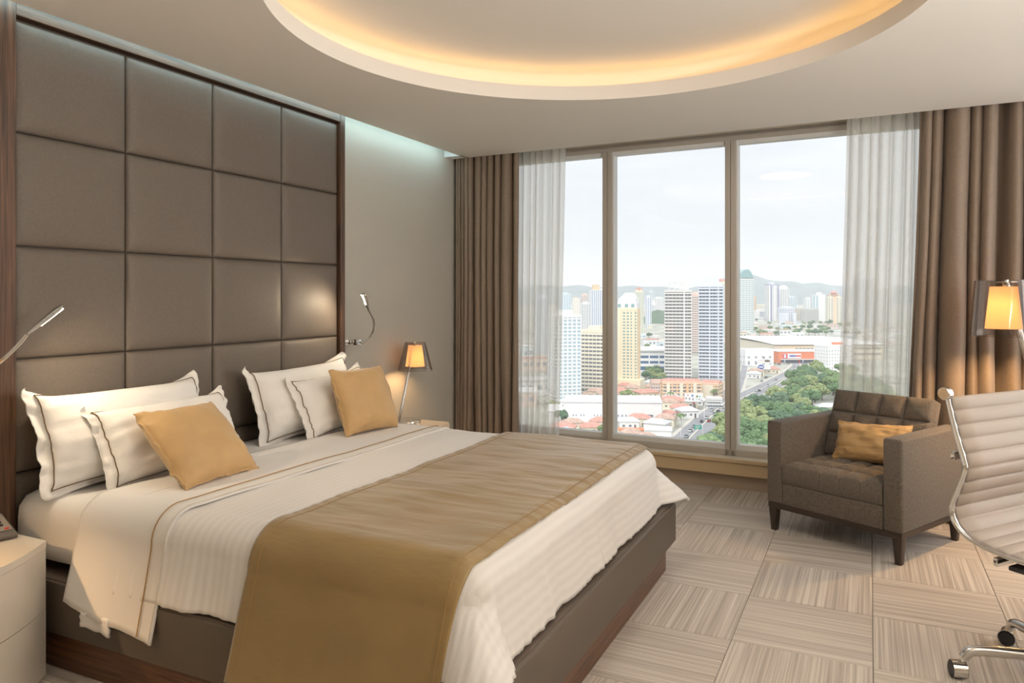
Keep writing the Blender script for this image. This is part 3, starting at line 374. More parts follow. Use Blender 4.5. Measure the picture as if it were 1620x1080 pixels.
ANNEX=(-173.8,422.5,0.379,8.0,22.0,6.8)
REDROOF=(-109.8,450.0,-0.075,6.4,16.0,4.2)
BILLBOARD=(-104.5,493.6,0.483,12.1,1.0,11.7)
GREENSIGN=(-83.4,404.6,0.553,4.1,0.3,6.1)
MALL=(-86.6,1062.6,0.469,133.7,190.0,18.5)
MALLFRONT=(-72.1,922.3,0.501,65.6,30.0,13.0)
MALLTOWER=(-36.5,909.0,0.501,6.4,7.0,18.4)
OVALBOARD=(-92.3,757.8,0.518,12.3,1.0,17.2)
TARP=(-142.4,361.2,0.274,14.2,18.0,5.5)
CONTAINER=(-117.1,393.0,0.344,13.4,5.0,3.4)
GREENWALL1=(-130.3,361.5,0.361,20.1,1.5,2.9)
GREENWALL2=(-113.9,386.5,0.344,8.1,1.5,3.0)
WHITESHED=(-101.6,391.3,0.239,13.7,10.0,5.0)
KNOLL=(-552.0,2129.5,0.449,50.0,120.0,42.9)
PALMS=[(-126.5,521.3),(-109.6,558.5),(-105.7,552.8),(-97.9,427.6),(-101.2,547.7)]
LAMPS=[(-92.0,465.1),(-101.9,430.4),(-91.7,400.4),(-76.9,538.3),(-81.9,775.6)]
# ------------------------------------------------------------------ room shell
XW, XE, XR, YR, H = -3.04, -2.9, 2.1, -1.7, 2.46      # headboard wall, ceiling edge, right wall, rear wall, ceiling height
WA = math.radians(-1.95)                               # the window wall is slightly askew
WL = (-1.0, 5.42, 0)
def wy(x, off=0): return 5.42 + math.tan(WA)*(x+1) + off
# floor slab with carpet tiles
fl = struct('floor', B().box(((XW+XR)/2-.1, 1.95, -.06), (XR-XW+.6, 7.9, .1)), M['skirt'])
TX, TY, X0, Y0 = .503, .4885, .012, 3.495
tm = {}
for a in 'XY':
    b = B(); w, d = TX-.002, TY-.002
    b.box((0, 0, -.004), (w, d, .012), bevel=.0025, seg=1)
    tm[a] = b.mesh('carpet_tile', M['car'+a], True)
for i in range(-7, 5):
    for j in range(-11, 4):
        x, y = X0+(i+.5)*TX, Y0+(j+.5)*TY
        if x < XW+.05 or x > XR-.05 or y < YR+.1: continue
        link('carpet_tile', tm['Y' if (i+j) % 2 else 'X'], fl, (x, y, 0), (0, 0, 0))
# left wall, right wall, rear wall
struct('wall_left', B().box((XW-.1, 1.95, 1.35), (.2, 8.2, 2.8)), M['paper'])
struct('wall_right', B().box((XR+.1, 1.95, 1.35), (.2, 8.2, 2.8)), M['wallw'])
struct('wall_rear', B().box(((XW+XR)/2, YR-.1, 1.35), (XR-XW+.4, .2, 2.8)), M['wallw'])
# ceiling slab with circular recess
CX, CY, CR = -.99, 2.778, 1.252
YE = -.31                                             # ceiling edge, measured from the window wall
def ceil_bound(ang):
    d = (math.cos(ang), math.sin(ang)); t = 1e9
    for (px, py, nx, ny) in ((XE, 0, -1, 0), (XR+.05, 0, 1, 0), (0, YR-.05, 0, -1), (-1, 5.42+YE, -math.sin(WA), math.cos(WA))):
        den = d[0]*nx+d[1]*ny
        if den > 1e-6: t = min(t, ((px-CX)*nx+(py-CY)*ny)/den)
    return (CX+d[0]*t, CY+d[1]*t)
angs = [2*PI*k/144 for k in range(144)]
for cx, cy in ((XE, YR-.05), (XR+.05, YR-.05), (XE, wy(XE, YE)), (XR+.05, wy(XR+.05, YE))): angs.append(math.atan2(cy-CY, cx-CX) % (2*PI))
angs.sort()
b = B(); rows = []
for a in angs:
    ca, sa = math.cos(a), math.sin(a); bx, by = ceil_bound(a)
    P = [(bx, by, H+.16), (bx, by, H), (CX+CR*ca, CY+CR*sa, H), (CX+(CR+.004)*ca, CY+(CR+.004)*sa, H+.08), (CX+(CR+.19)*ca, CY+(CR+.19)*sa, H+.08)]
    for k in range(9):   # trough wall curving into the raised disc
        q = k/8*PI/2; P.append((CX+(CR+.19-.05*(1-math.cos(q)))*ca, CY+(CR+.19-.05*(1-math.cos(q)))*sa, H+.15+.05*math.sin(q)))
    P.append((CX+.7*ca, CY+.7*sa, H+.2)); P.append((CX+.02*ca, CY+.02*sa, H+.2))
    rows.append([b.bm.verts.new(p) for p in P])
for i in range(len(rows)):
    A, C_ = rows[i], rows[(i+1) % len(rows)]
    for k in range(len(A)-1): b.bm.faces.new((A[k], A[k+1], C_[k+1], C_[k]))
b.bm.faces.new([r[-1] for r in rows])
ceil = struct('ceiling', b, M['ceiling'], smooth=True)
# slab added out of view against sun leaks; then the slot ceiling and the strip beside the window
struct('roof_slab', B().box((-.5, 1.95, 2.78), (6, 8.4, .12)), M['slot'], parent=ceil)
b = B(); b.box(((XW+XE)/2-.03, 1.7, 2.68), (.2, 7.2, .08)); struct('slot_top', b, M['slot'], parent=ceil)
ys = wy(XE, YE)
b = B(); b.prism([(XW-.02, 5.075), (XE+.02, 5.075), (XE+.02, ys), (XW-.02, wy(XW, YE))], H, H+.2); struct('slot_end', b, M['slot'], parent=ceil)
t = one('slot_light_strip', B().box((XE-.008, 1.75, H+.035), (.012, 6.5, .02)), M['coolled'], 'cool white light strip hidden in the ceiling slot above the headboard', 'light', smooth=False)
b = B(); b.tube([(CX+(CR+.075)*math.cos(2*PI*k/180), CY+(CR+.075)*math.sin(2*PI*k/180), H+.088) for k in range(181)], .005, 6, caps=False)
one('cove_light_strip', b, M['led'], 'warm light strip hidden behind the lip of the round ceiling recess', 'light')
# window wall
def wbox(x0, x1, y0, y1, z0, z1, bev=0): return B().box(((x0+x1)/2, (y0+y1)/2, (z0+z1)/2), (x1-x0, y1-y0, z1-z0), bev)
wr = (0, 0, WA)
b = wbox(-2.4, -1.72, 0, .2, 0, 2.8); b.box((2.35, .1, 1.4), (1.7, .2, 2.8)); b.box((0, .1, 2.66), (4.0, .2, .34)); b.box((0, .1, .1), (4.0, .2, .2))
struct('wall_window', b, M['wallw'], WL, wr)
struct('trim_1', wbox(-2.4, 3.3, -.09, .02, .112, .2).box((.45, -.042, .2125), (5.7, .126, .026), .004), M['apron'], WL, wr)
struct('trim_2', wbox(-2.4, 3.3, -.096, .03, .2, .227, .003), M['ledge'], WL, wr)
struct('baseboard_window', wbox(-2.4, 3.3, -.03, .01, 0, .112), M['skirt'], WL, wr)
win = link('window_1', None, None, WL, wr); win['kind'] = 'structure'
MX = [-1.70, -.815, .11, 1.52]
part('head_rail', wbox(-1.72, 1.54, 0, .075, 2.462, 2.52, .003), M['frame'], win, smooth=False)
part('head_sash', wbox(-1.70, 1.52, .02, .09, 2.435, 2.467, .003), M['sash'], win, smooth=False)
part('bottom_rail', wbox(-1.72, 1.54, 0, .075, .227, .268, .003), M['frame'], win, smooth=False)
part('bottom_sash', wbox(-1.70, 1.52, .02, .09, .262, .305, .003), M['sash'], win, smooth=False)
for i, x in enumerate(MX):
    b = wbox(x-.037, x-.0015, 0, .09, .227, 2.47, .003); b.box((x+.0192, .045, 1.3485), (.0355, .09, 2.243), .003)
    part('mullion', b, M['frame'], win, smooth=False)
    if i < 3: part('sash_stile', wbox(x+.037, x+.05, .018, .10, .262, 2.467, .002), M['sash'], win, smooth=False)
for i in range(3):
    part('pane', wbox(MX[i]+.03, MX[i+1]-.03, .086, .092, .29, 2.45), M['glass'], win, smooth=False)

# ------------------------------------------------------------------ headboard
hb = thing('headboard', 'full-height headboard of brown padded squares in a dark wood frame', 'headboard', (XW, 2.72, 0))
hy0, hy1 = 1.748-2.72, 3.692-2.72; zt = 2.436
pw = (hy1-hy0)/4
part('backing_board', B().box((.02, 0, 1.22), (.036, hy1-hy0+.04, 2.43)), M['bedleather'], hb, smooth=False)
for s, y0, y1 in ((-1, hy0-.062, hy0), (1, hy1, hy1+.046)):
    part('post', B().box((.042, (y0+y1)/2, 1.255), (.08, y1-y0-.001, 2.51), .002), M['post'], hb, smooth=False)
part('header', B().box((.042, (hy0+hy1)/2, zt+.037), (.078, hy1-hy0-.001, .072), .002), M['rail'], hb, smooth=False)
def panel(w, h):
    b = B(); t = .034
    def f(u, v):
        x, y = (u-.5)*w, (v-.5)*h
        e = min((.5-abs(u-.5))*w, (.5-abs(v-.5))*h)
        k = min(1, e/.055); k = math.sqrt(max(0, 1-(1-k)**2))
        return (.014+(t-.014)*k + .007*math.sin(PI*u)*math.sin(PI*v), x, y)
    vs = b.grid(lambda u, v: f(.5-.5*math.cos(PI*u), .5-.5*math.cos(PI*v)), 18, 18)
    ring = [vs[i][0] for i in range(19)]+[vs[18][j] for j in range(1, 19)]+[vs[i][18] for i in range(17, -1, -1)]+[vs[0][j] for j in range(17, 0, -1)]
    bk = [b.bm.verts.new((-.005, v.co.y, v.co.z)) for v in ring]
    for i in range(len(ring)): b.bm.faces.new((ring[i], ring[(i+1) % len(ring)], bk[(i+1) % len(ring)], bk[i]))
    return b
zs = [zt-.006, 1.991, 1.549, 1.108, .667, .226, .0]
pm = {}
for r in range(6):
    h = zs[r]-zs[r+1]
    if round(h, 3) not in pm: pm[round(h, 3)] = panel(pw-.005, h-.005).mesh('padded_panel', M['leather'], True, 60)
    for c in range(4):
        link('padded_panel', pm[round(h, 3)], hb, (.036, hy0+pw*(c+.5), (zs[r]+zs[r+1])/2))

# ------------------------------------------------------------------ bed
BX0, BX1, BYC, BHW = -2.955, -.865, 2.68, .995
bed = thing('bed', 'king bed base wrapped in dark leatherette on a recessed wooden plinth', 'bed', (BX1, BYC, 0))
def bl(x, y, z): return (x-BX1, y-BYC, z)
b = B()
b.box(bl((BX0+BX1)/2, BYC, .2375), (BX1-BX0, 2*BHW, .185), .006); part('side_frame', b, M['bedleather'], bed)
b = B()
for sy in (-1, 1): part('plinth_side', B().box(bl((BX0-.907)/2, BYC+sy*(BHW-.052), .0725), (BX0*-1-.907, .03, .145)), M['plinthx'], bed, smooth=False)
part('plinth_foot', B().box(bl(-.922, BYC, .0725), (.03, 2*BHW-.08, .145)), M['plinthy'], bed, smooth=False)
b = B()
b.box(bl(-1.945, BYC, .3315), (2.13, 2*BHW-.02, .008)); part('edge_piping', b, mat('edge_piping', (.13, .10, .08), .4), bed, smooth=False)
# soft box wrap used by mattress, duvet, sheet and runner
MHW, MXF = .945, -.935
def wrap(s, t, off=0, ztop=.605, r=.09, flare=.05, cf=.3, fold=0, seed=0, sk=9, puff=0, fine=0):
    hw, xf, r2 = MHW+off, MXF+off, r+off
    ox = max(0, s-(xf-r2)); oy = max(0, abs(t)-(hw-r2)); l = math.hypot(ox, oy)
    sg = 1 if t > 0 else -1
    base = Vector((min(s, xf-r2), BYC+sg*min(abs(t), hw-r2), ztop+off))
    if l == 0:
        base.z += puff*(nz(s*2.3+seed, t*2.3)*.6+nz(s*6+seed, t*6, 3)*.25)
        return base
    dx, dy = ox/l, oy/l*sg
    fl_ = flare + cf*2*(ox/l*oy/l)
    lm_ = max(ox, oy)
    if l > lm_: l = lm_+(l-lm_)*.75
    arc = r2*PI/2
    if l < arc: a = l/r2; o, d = r2*math.sin(a), r2*(1-math.cos(a))
    else: o, d = r2+(l-arc)*fl_, r2+(l-arc)*math.sqrt(max(.1, 1-fl_**2))
    k = min(1, d/.28)
    per = (s if oy > ox else t)*1.0 + math.atan2(ox, oy)*.25
    w = fold*k*(math.sin(per*sk+seed+2.5*nz(per*1.7+seed, 0))*.6+nz(per*4.3, d*3, seed)*.9)
    o += w + fine*k*(nz(per*19+seed, d*2.5)+.6*nz(per*38, d*4, seed))
    p = base+Vector((dx*o, dy*o, -d)); p.z += puff*.6*(nz(s*2.3+seed, t*2.3)*.6+nz(s*6+seed, t*6, 3)*.25)*(1-k)
    return p
# mattress
mt = B()
def mf(u, v):
    s = BX0+.03 + u*(MXF+.17-BX0-.03+.1); t = -MHW-.17-.02 + v*2*(MHW+.19)
    return wrap(s, t, 0, .6, .07, 0, 0, .003, 2)
vs = mt.grid(mf, 46, 52)
mo = one('mattress', mt, M['linen'], 'mattress in a white fitted sheet on the bed base', 'mattress', smooth=True, ang=80)
solid(mo, .02, -1)
# duvet
dv = B(); L0, L1 = -2.38, MXF+.02
def df(u, v):
    s = L0+u*(MXF-.105+.347-L0); t = (v*2-1)*(MHW-.105+.352)
    p = wrap(s, t, .010, .614, .095, .2, .55, .010, 5, 10, .016, .011)
    p.z += .005*nz(s*7, t*3, 2)+.002*nz(s*16, t*9, 5); return p
dv.grid(df, 150, 190, True)
do = one('duvet', dv, M['stripe'], 'white striped duvet spread over the bed', 'duvet', ang=80); solid(do, .018, -1)
# folded top sheet with gold cord
def sf(u, v, o=0):
    s = -2.56+u*.46 + .015*nz(v*3, u*2); t = (v*2-1)*(MHW-.105+.43+.06*u)
    return wrap(s, t, .018+o, .614, .10, .22, .3, .010, 9, 11, .010, .004)
b = B(); b.grid(sf, 26, 120); so = one('top_sheet', b, M['linen'], 'white top sheet folded back over the duvet below the pillows', 'sheet', ang=80); solid(so, .007, -1)
b = B(); b.tube([sf(.845, k/120, .004) for k in range(121)], .0022, 5); part('cord_line', b, M['cordg'], so, label='thin gold cord line')
b = B(); b.tube([sf(.985, k/120, .003) for k in range(121)], .0016, 4); part('hem_line', b, M['beige'], so)
b = B(); b.grid(lambda u, v: Vector((-2.45+.15*u+.01*nz(v*4, 1), BYC-MHW-.072-.004*math.sin(u*9), .275-.055*v-.004*math.sin(u*12+2*v)-.01*u)), 14, 5); cr_ = part('tucked_end', b, M['linen'], so); solid(cr_, .008)
# runner
def rf(u, v, o=0):
    s = -1.725+u*.755; t = (v*2-1)*(MHW-.11+.53)+.01
    p = wrap(s, t, .024+o, .614, .105, .29, .1, .012, 21, 15, .016, .002)
    if abs(t) < MHW-.05: p.z += .0045*nz(s*3, t*13, 4)+.0028*nz(s*7, t*32, 8)
    return p
b = B(); b.grid(rf, 70, 260); ro = one('bed_runner', b, M['runner'], 'wide gold satin runner laid across the foot half of the bed', 'bed runner', ang=80); solid(ro, .005, -1)
b = B()
for u in (.055, .945): b.tube([rf(u, k/170, .0012) for k in range(171)], .0011, 4)
part('hem_stitch', b, M['cordg'], ro)

# ------------------------------------------------------------------ pillows
def pillow_mesh(w, h, t, fl_, pinch, seed, wr_=.013, nu=56, nv=44, flop=0):
    b = B()
    def outline(u, v):
        px = w/2*u*(1-pinch*.8*(1-abs(v)**2.2)*abs(u)**3); py = h/2*v*(1-pinch*1.5*(1-abs(u-.12*(v > 0)*(1-abs(u)))**3.2)*abs(v)**3)
        rc_ = 1-(.10 if flop else .02)*max(0, (abs(u)+abs(v)-1.7)/.3)**2
        return px*rc_, py*rc_
    iw, ih = 1-2*fl_/w, 1-2*fl_/h
    def surf(u, v, sd):
        px, py = outline(u, v); a, c = min(1, abs(u)/iw), min(1, abs(v)/ih)
        k = ((1-a**2.4)*(1-c**2.4))**.5
        edge = min(1, k*3)
        z = t/2*k
        z += wr_*edge*(nz(u*2.6+seed, v*2.6, sd)+.6*nz(u*6+seed, v*3.2, sd+4)*abs(u)+.4*nz(u*9*v, seed, v*7))
        z += wr_*.45*edge*nz(u*1.6+seed, v*9, sd)*(.3+abs(u))
        flap = max(0, (1-edge))*.018*(nz(u*3+seed, v*3, 1)+.8*nz(u*7, v*7, seed))
        fb = max(0, (v-.62)/.38)**2*max(0, 1-abs(u)**4)*flop
        return Vector((px, py-fb*.45, sd*(z+.0025)+flap-fb))
    mp = lambda q: math.sin((q-.5)*PI*.86)/math.sin(PI*.43)
    fr = b.grid(lambda a, c: surf(mp(a), mp(c), 1), nu, nv); bk = b.grid(lambda a, c: surf(mp(a), mp(c), -1), nu, nv)
    ring = lambda k: [(-1, q) for q in k]
    def rim(q, n=90):
        out = []
        e = q
        seq = [(-iw+2*iw*k/n, -ih) for k in range(n)]+[(iw, -ih+2*ih*k/n) for k in range(n)]+[(iw-2*iw*k/n, ih) for k in range(n)]+[(-iw, ih-2*ih*k/n) for k in range(n+1)]
        return [surf(u*e, v*e, 1)+Vector((0, 0, .0025)) for u, v in seq]
    # rim wall between the two sides
    def strip(A, C_):
        for i in range(len(A)-1):
            try: b.bm.faces.new((A[i], A[i+1], C_[i+1], C_[i]))
            except ValueError: pass
    if fr[0][0].is_valid and bk[0][0].is_valid:
        strip(fr[0], bk[0]); strip(fr[-1], bk[-1]); strip([r[0] for r in fr], [r[0] for r in bk]); strip([r[-1] for r in fr], [r[-1] for r in bk])
    return b, rim
def pillow(name, label, cat, w, h, t, fl_, pinch, seed, m, pos, lean, yaw, roll=0, cord=None, group=None):
    """pos: centre. Local x across (world Y), local y up the pillow, local z its front (world +X)"""
    b, rim = pillow_mesh(w, h, t, fl_, pinch, seed, .006 if cat == 'cushion' else .014, flop=0 if cat == 'cushion' else .075)
    o = part(name, b, m, None, ang=180)
    mt_ = Matrix.Translation(pos) @ Matrix.Rotation(yaw, 4, 'Z') @ Matrix.Rotation(-lean, 4, 'Y') @ Matrix(((0, 0, 1, 0), (1, 0, 0, 0), (0, 1, 0, 0), (0, 0, 0, 1))) @ Matrix.Rotation(roll, 4, 'Z')
    o.matrix_world = mt_
    tag(o, label, cat, group)
    if cord:
        c = B(); c.tube(rim(.985), .0021, 5, caps=False); part('cord', c, cord, o, label='thin brown cord line')
    return o
pillow('pillow', 'large white pillow against the headboard at the near side of the bed', 'pillow', .86, .48, .23, .045, .14, 1, M['cotton'], (-2.815, 2.12, .80), .30, .0, 0, M['cord'], 'white bed pillows')
pillow('pillow', 'white pillow behind the near gold cushion, in front of another pillow', 'pillow', .74, .41, .21, .04, .13, 5, M['cotton'], (-2.675, 2.22, .765), .46, .0, .015, M['cord'], 'white bed pillows')
pillow('pillow', 'large white pillow against the headboard at the window side', 'pillow', .86, .48, .23, .045, .14, 9, M['cotton'], (-2.815, 3.215, .80), .26, .0, .03, M['cord'], 'white bed pillows')
pillow('pillow', 'white pillow behind the gold cushion nearest the window, before a larger pillow', 'pillow', .70, .42, .21, .04, .13, 13, M['cotton'], (-2.675, 3.30, .775), .42, .02, .05, M['cord'], 'white bed pillows')
pillow('cushion', 'square gold cushion leaning far back at the near side of the bed', 'cushion', .39, .39, .15, .004, .06, 17, M['gold'], (-2.43, 2.145, .765), .80, .03, .0, None, 'gold bed cushions')
pillow('cushion', 'square gold cushion standing upright at the window side of the bed', 'cushion', .385, .37, .16, .004, .06, 23, M['gold'], (-2.455, 3.265, .80), .38, -.16, .0, None, 'gold bed cushions')

# ------------------------------------------------------------------ nightstands
def nightstand(loc, label, flip=1):
    o = thing('nightstand', label, 'nightstand', loc, 0, 'bedside nightstands')
    w, d, bulge, hgt = .66, .335, .15, .49
    def front(n, e=0):
        return [(d+bulge*math.sin(PI*k/n)+e, -w/2+w*k/n) for k in range(n+1)]
    poly = [(0, w/2), (0, -w/2)]+front(24)
    b = B(); b.prism([(0.02, w/2-.02), (0.02, -w/2+.02)]+[(x-.025, y*.94) for x, y in front(24)], .0, .03); part('toe_kick', b, M['black'], o)
    for z0, z1 in ((.018, .2475), (.2505, .463)):
        b = B(); b.prism([(d-.02, w/2-.001), (d-.02, -w/2+.001)]+front(24), z0, z1); part('drawer', b, M['lacquer'], o, ang=20)
    b = B(); b.prism([(0, w/2), (0, -w/2), (d-.022, -w/2), (d-.022, w/2)], .018, .463); part('carcass', b, M['lacquer'], o)
    b = B(); b.prism([(0, w/2+.001), (0, -w/2-.001)]+[(x+.001, y*1.002) for x, y in front(24)], .4645, hgt); part('top', b, M['lacquer'], o, ang=20)
    return o
nightstand((-2.96, 1.322, 0), 'white lacquer nightstand with curved drawers, near side of the bed')
nightstand((-2.955, 4.10, 0), 'white lacquer nightstand holding a table lamp on the window side')
# phone
ph = thing('telephone', 'dark grey desk telephone with a red key on the near nightstand', 'telephone', (-2.842, 1.548, .491), math.radians(76))
b = B(); v = [(-.10, -.075, 0), (.10, -.075, 0), (.10, .09, 0), (-.10, .09, 0), (-.10, -.085, .018), (.10, -.085, .018), (.095, .085, .062), (-.095, .085, .062)]
vv = [b.bm.verts.new(p) for p in v]
for f in ((0, 1, 2, 3), (4, 5, 6, 7), (0, 1, 5, 4), (1, 2, 6, 5), (2, 3, 7, 6), (3, 0, 4, 7)): b.bm.faces.new([vv[i] for i in f])
bmesh.ops.bevel(b.bm, geom=list(b.bm.edges), offset=.004, segments=2, affect='EDGES', profile=.5)
part('base', b, M['phone'], ph)
sl = math.atan2(.044, .17)
b = B(); b.box((0, 0, 0), (.09, .12, .003), .001); part('faceplate', b, mat('phone_plate', (.30, .26, .22), .4), ph, (.045, .005, .044), (sl, 0, 0))
kb = B().box((0, 0, 0), (.012, .009, .006), .001).mesh('phone_key', M['black'])
for i in range(4):
    for j in range(3): link('phone_key', kb, ph, (.02+.022*j, -.02+.021*i, .0415+.021*i*.26), (sl, 0, 0))
part('message_key', B().box((0, 0, 0), (.014, .007, .006), .001), M['red'], ph, (.075, -.046, .033), (sl, 0, 0), label='red message key')
b = B(); b.tube(spline([(-.055, -.085, .06), (-.055, -.075, .062), (-.055, -.04, .072), (-.055, .04, .094), (-.055, .08, .098), (-.055, .09, .098)], 4), [.018]*6+[.012]*8+[.018]*7, 10, flat=.7); part('handset', b, M['phone'], ph)

# ------------------------------------------------------------------ lamps
def bedside_lamp(name, label, cat, foot, base_c, ring_z, ring_c, r_top, r_bot, hgt, rb, watt, stem_r, group):
    """tilted stem lamp: disc base, smoked outer shade round a lit opal cone. All positions local to base centre"""
    o = thing(name, label, cat, base_c, 0, group)
    part('base', B().cyl((0, 0, 0), rb, .018, 40, .003), M['chrome'], o)
    rc = Vector(ring_c); kt = .47 if hgt > .25 else .67
    part('stem', B().tube([Vector(foot)+Vector((0, 0, .012)), Vector((rc.x-(rc.x-foot[0])*.02, rc.y-(rc.y-foot[1])*.02, ring_z))], stem_r, 10), M['chrome'], o)
    sh = part('outer_shade', B().lathe([(r_bot, ring_z-hgt), (r_top, ring_z), (r_top-.003, ring_z), (r_bot-.003, ring_z-hgt)], 48, (rc.x, rc.y, 0), True), M['smoke'], o, ang=60)
    part('top_disc', B().cyl((rc.x, rc.y, ring_z-.012), r_top*.55, .006, 32), M['satin'], o)
    z0 = ring_z-hgt*.86; z1 = ring_z-hgt*.11
    part('diffuser', B().lathe([(r_bot*.55, z0), (r_top*kt, z1), (r_top*kt-.002, z1), (r_bot*.55-.002, z0)], 40, (rc.x, rc.y, 0), True), M['shade'], o, label='glowing opal inner shade')
    part('bulb', B().lathe([(.001, z0+.30*hgt), (.35*r_top*.7, z0+.36*hgt), (.4*r_top*.7, z0+.45*hgt), (.2*r_top*.7, z0+.6*hgt), (.001, z0+.62*hgt)], 16, (rc.x, rc.y, 0)), M['bulb'], o)
    l = lamp('bulb_light', 'POINT', (rc.x, rc.y, z0+.22*hgt), (0, 0, 0), watt, (1, .60, .27), shadow_soft_size=.02); l.parent = o
    return o
bedside_lamp('table_lamp', 'small table lamp with smoked shade and tilted chrome stem by the wall', 'lamp', (0, -.085, 0), (-2.885, 4.30, .49), .545, (.02, .09, 0), .072, .122, .195, .105, 7, .010, 'tilted-stem lamps')
bedside_lamp('floor_lamp', 'floor lamp with smoked shade and lit cone between drape and office chair', 'lamp', (.09, .0, 0), (.885, 4.62, .003), 1.437, (-.238, .10, 0), .135, .158, .30, .17, 34, .017, 'tilted-stem lamps')
bedside_lamp('table_lamp', 'table lamp at the left end of the near nightstand, shade just outside the picture', 'lamp', (0, .085, 0), (-2.80, 1.10, .49), .545, (.03, -.05, 0), .072, .122, .195, .105, 26, .010, 'tilted-stem lamps')
def reading(name, label, mount, arm, head, nrm, wall_pts):
    o = thing(name, label, 'reading light', mount, 0, 'gooseneck reading lights')
    q = Vector(mount)
    b = B()
    for (c, d) in wall_pts: b.box(Vector(c)-q, d, .004)
    part('bracket', b, M['chrome'], o)
    part('gooseneck', B().tube([p-q for p in spline(arm, 10)], .0068, 10), M['satin'], o)
    a, c = Vector(head[0])-q, Vector(head[1])-q; n = 10
    part('head', B().tube([a+(c-a)*k/n for k in range(n+1)], [.007+.012*math.sin(PI*min(1, k/n*1.15)*.55) if k < n else .012 for k in range(n+1)], 14, flat=.5), M['satin'], o)
    d = (c-a).normalized(); nn = Vector(nrm); nn = (nn-d*nn.dot(d)).normalized(); sd = d.cross(nn)
    b = B(); o0 = nn*.0115
    p = [a+(c-a)*.35+o0*.8-sd*.005, a+(c-a)*.97+o0-sd*.009, a+(c-a)*.97+o0+sd*.009, a+(c-a)*.35+o0*.8+sd*.005]
    vs = [b.bm.verts.new(x) for x in p]+[b.bm.verts.new(x-nn*.004) for x in p]
    for f in ((0, 1, 2, 3), (7, 6, 5, 4), (0, 4, 5, 1), (1, 5, 6, 2), (2, 6, 7, 3), (3, 7, 4, 0)): b.bm.faces.new([vs[i] for i in f])
    part('led_lens', b, M['readled'], o, label='lit strip of the reading head', smooth=False)
    mid = a+(c-a)*.75+nn*.03
    l = lamp('reading_beam', 'SPOT', mid, aim((0, 0, 0), nn), READ_W, (1, .80, .55), spot_size=2.8, spot_blend=1, shadow_soft_size=.015); l.parent = o
    return o
READ_W = 6
reading('reading_light', 'chrome gooseneck reading light with lit head on the wall beside the headboard', (-3.0, 3.775, 1.065),
        [(-2.915, 3.835, 1.062), (-2.885, 3.855, 1.072), (-2.845, 3.868, 1.125), (-2.80, 3.82, 1.20), (-2.785, 3.745, 1.275)], [(-2.785, 3.745, 1.275), (-2.775, 3.675, 1.37)], (-.35, -.85, -.45),
        [((-3.005, 3.768, 1.065), (.07, .05, .036)), ((-2.965, 3.80, 1.065), (.028, .04, .022)), ((-2.93, 3.825, 1.065), (.03, .055, .036))])
READ_W = 9
reading('reading_light', 'chrome gooseneck reading light at the left edge, in front of the padded headboard', (-3.0, 1.60, 1.065),
        [(-2.935, 1.575, 1.062), (-2.90, 1.575, 1.064), (-2.85, 1.595, 1.09), (-2.80, 1.612, 1.13), (-2.77, 1.645, 1.18), (-2.755, 1.665, 1.215)], [(-2.755, 1.665, 1.215), (-2.75, 1.79, 1.317)], (.15, .6, -.8),
        [((-3.005, 1.61, 1.065), (.07, .05, .036)), ((-2.965, 1.60, 1.065), (.028, .04, .022)), ((-2.945, 1.58, 1.065), (.03, .05, .036))])

# ------------------------------------------------------------------ curtains
def curtain(name, label, x0, x1, xb0, xb1, yo, z0, z1, folds, amp, seed, m, thick, grow=1.35, fine=0, bulge=0, skew=1, jit=.75):
    rr = random.Random(seed); ph_ = [rr.uniform(-.5, .5) for _ in range(folds+2)]; am = [rr.uniform(.55, 1.25) for _ in range(folds+2)]
    n = folds*16
    def f(u, v):
        zz = z1+(z0-z1)*v
        q = folds*(u**skew if skew > 0 else 1-(1-u)**-skew)+jit*nz(u*folds*.55+seed, seed*.7); q = max(0, min(folds, q)); i = int(q); fr = q-i
        A = am[min(i, folds)]*(1-fr)+am[min(i+1, folds+1)]*fr
        P = ph_[min(i, folds)]*(1-fr)+ph_[min(i+1, folds+1)]*fr
        drift = v*.5*nz(u*5+seed, v*1.6)+.25*nz(u*11, v*3, seed)*v
        s = math.sin(2*PI*(q+.22*P+drift*.5))
        s = math.copysign(abs(s)**.8, s)
        g = 1+(grow-1)*v
        xa = x0+(x1-x0)*u; xb = xb0+(xb1-xb0)*u
        w = v**1.3
        x = xa*(1-w)+xb*w + amp*.35*A*math.cos(2*PI*(q+P*.22))*.5
        if bulge: x += bulge*math.sin(PI*min(1, v*1.1))*(1-u)
        y = wy(x, yo)+amp*A*s*g*.6+fine*nz(x*60, v*3, seed)
        return Vector((x, y, zz))
    b = B(); b.grid(f, n, 26)
    o = one(name, b, m, label, 'curtain', ang=180); 
    if thick: solid(o, thick)
    return o
curtain('drape', 'brown drape gathered between the headboard wall and the left sheer', XW+.025, -2.46, XW+.025, -2.47, -.235, .012, 2.6, 11, .085, 3, M['drape'], .002, 1.15, skew=.62)
curtain('sheer_curtain', 'white sheer curtain beside the left brown drape', -2.54, -2.10, -2.56, -2.165, -.15, .012, 2.6, 7, .045, 5, M['sheer'], 0, 1.3, .003)
curtain('sheer_curtain', 'white sheer curtain behind the armchair, right end of the window', -.135, .36, -.215, .30, -.17, .012, 2.6, 8, .05, 8, M['sheer'], 0, 1.3, .003)
curtain('drape', 'brown drape behind the floor lamp at the right of the window', .265, 1.15, .17, 1.18, -.215, .012, 2.6, 10, .125, 12, M['drape'], .002, 1.15, skew=.9)

# ------------------------------------------------------------------ armchair
AW, AD = .775, .70
ac = thing('armchair', 'brown tweed armchair with tufted seat by the window', 'armchair', (.136+.012, 4.208-.03, 0), math.atan2(-.463, .887))
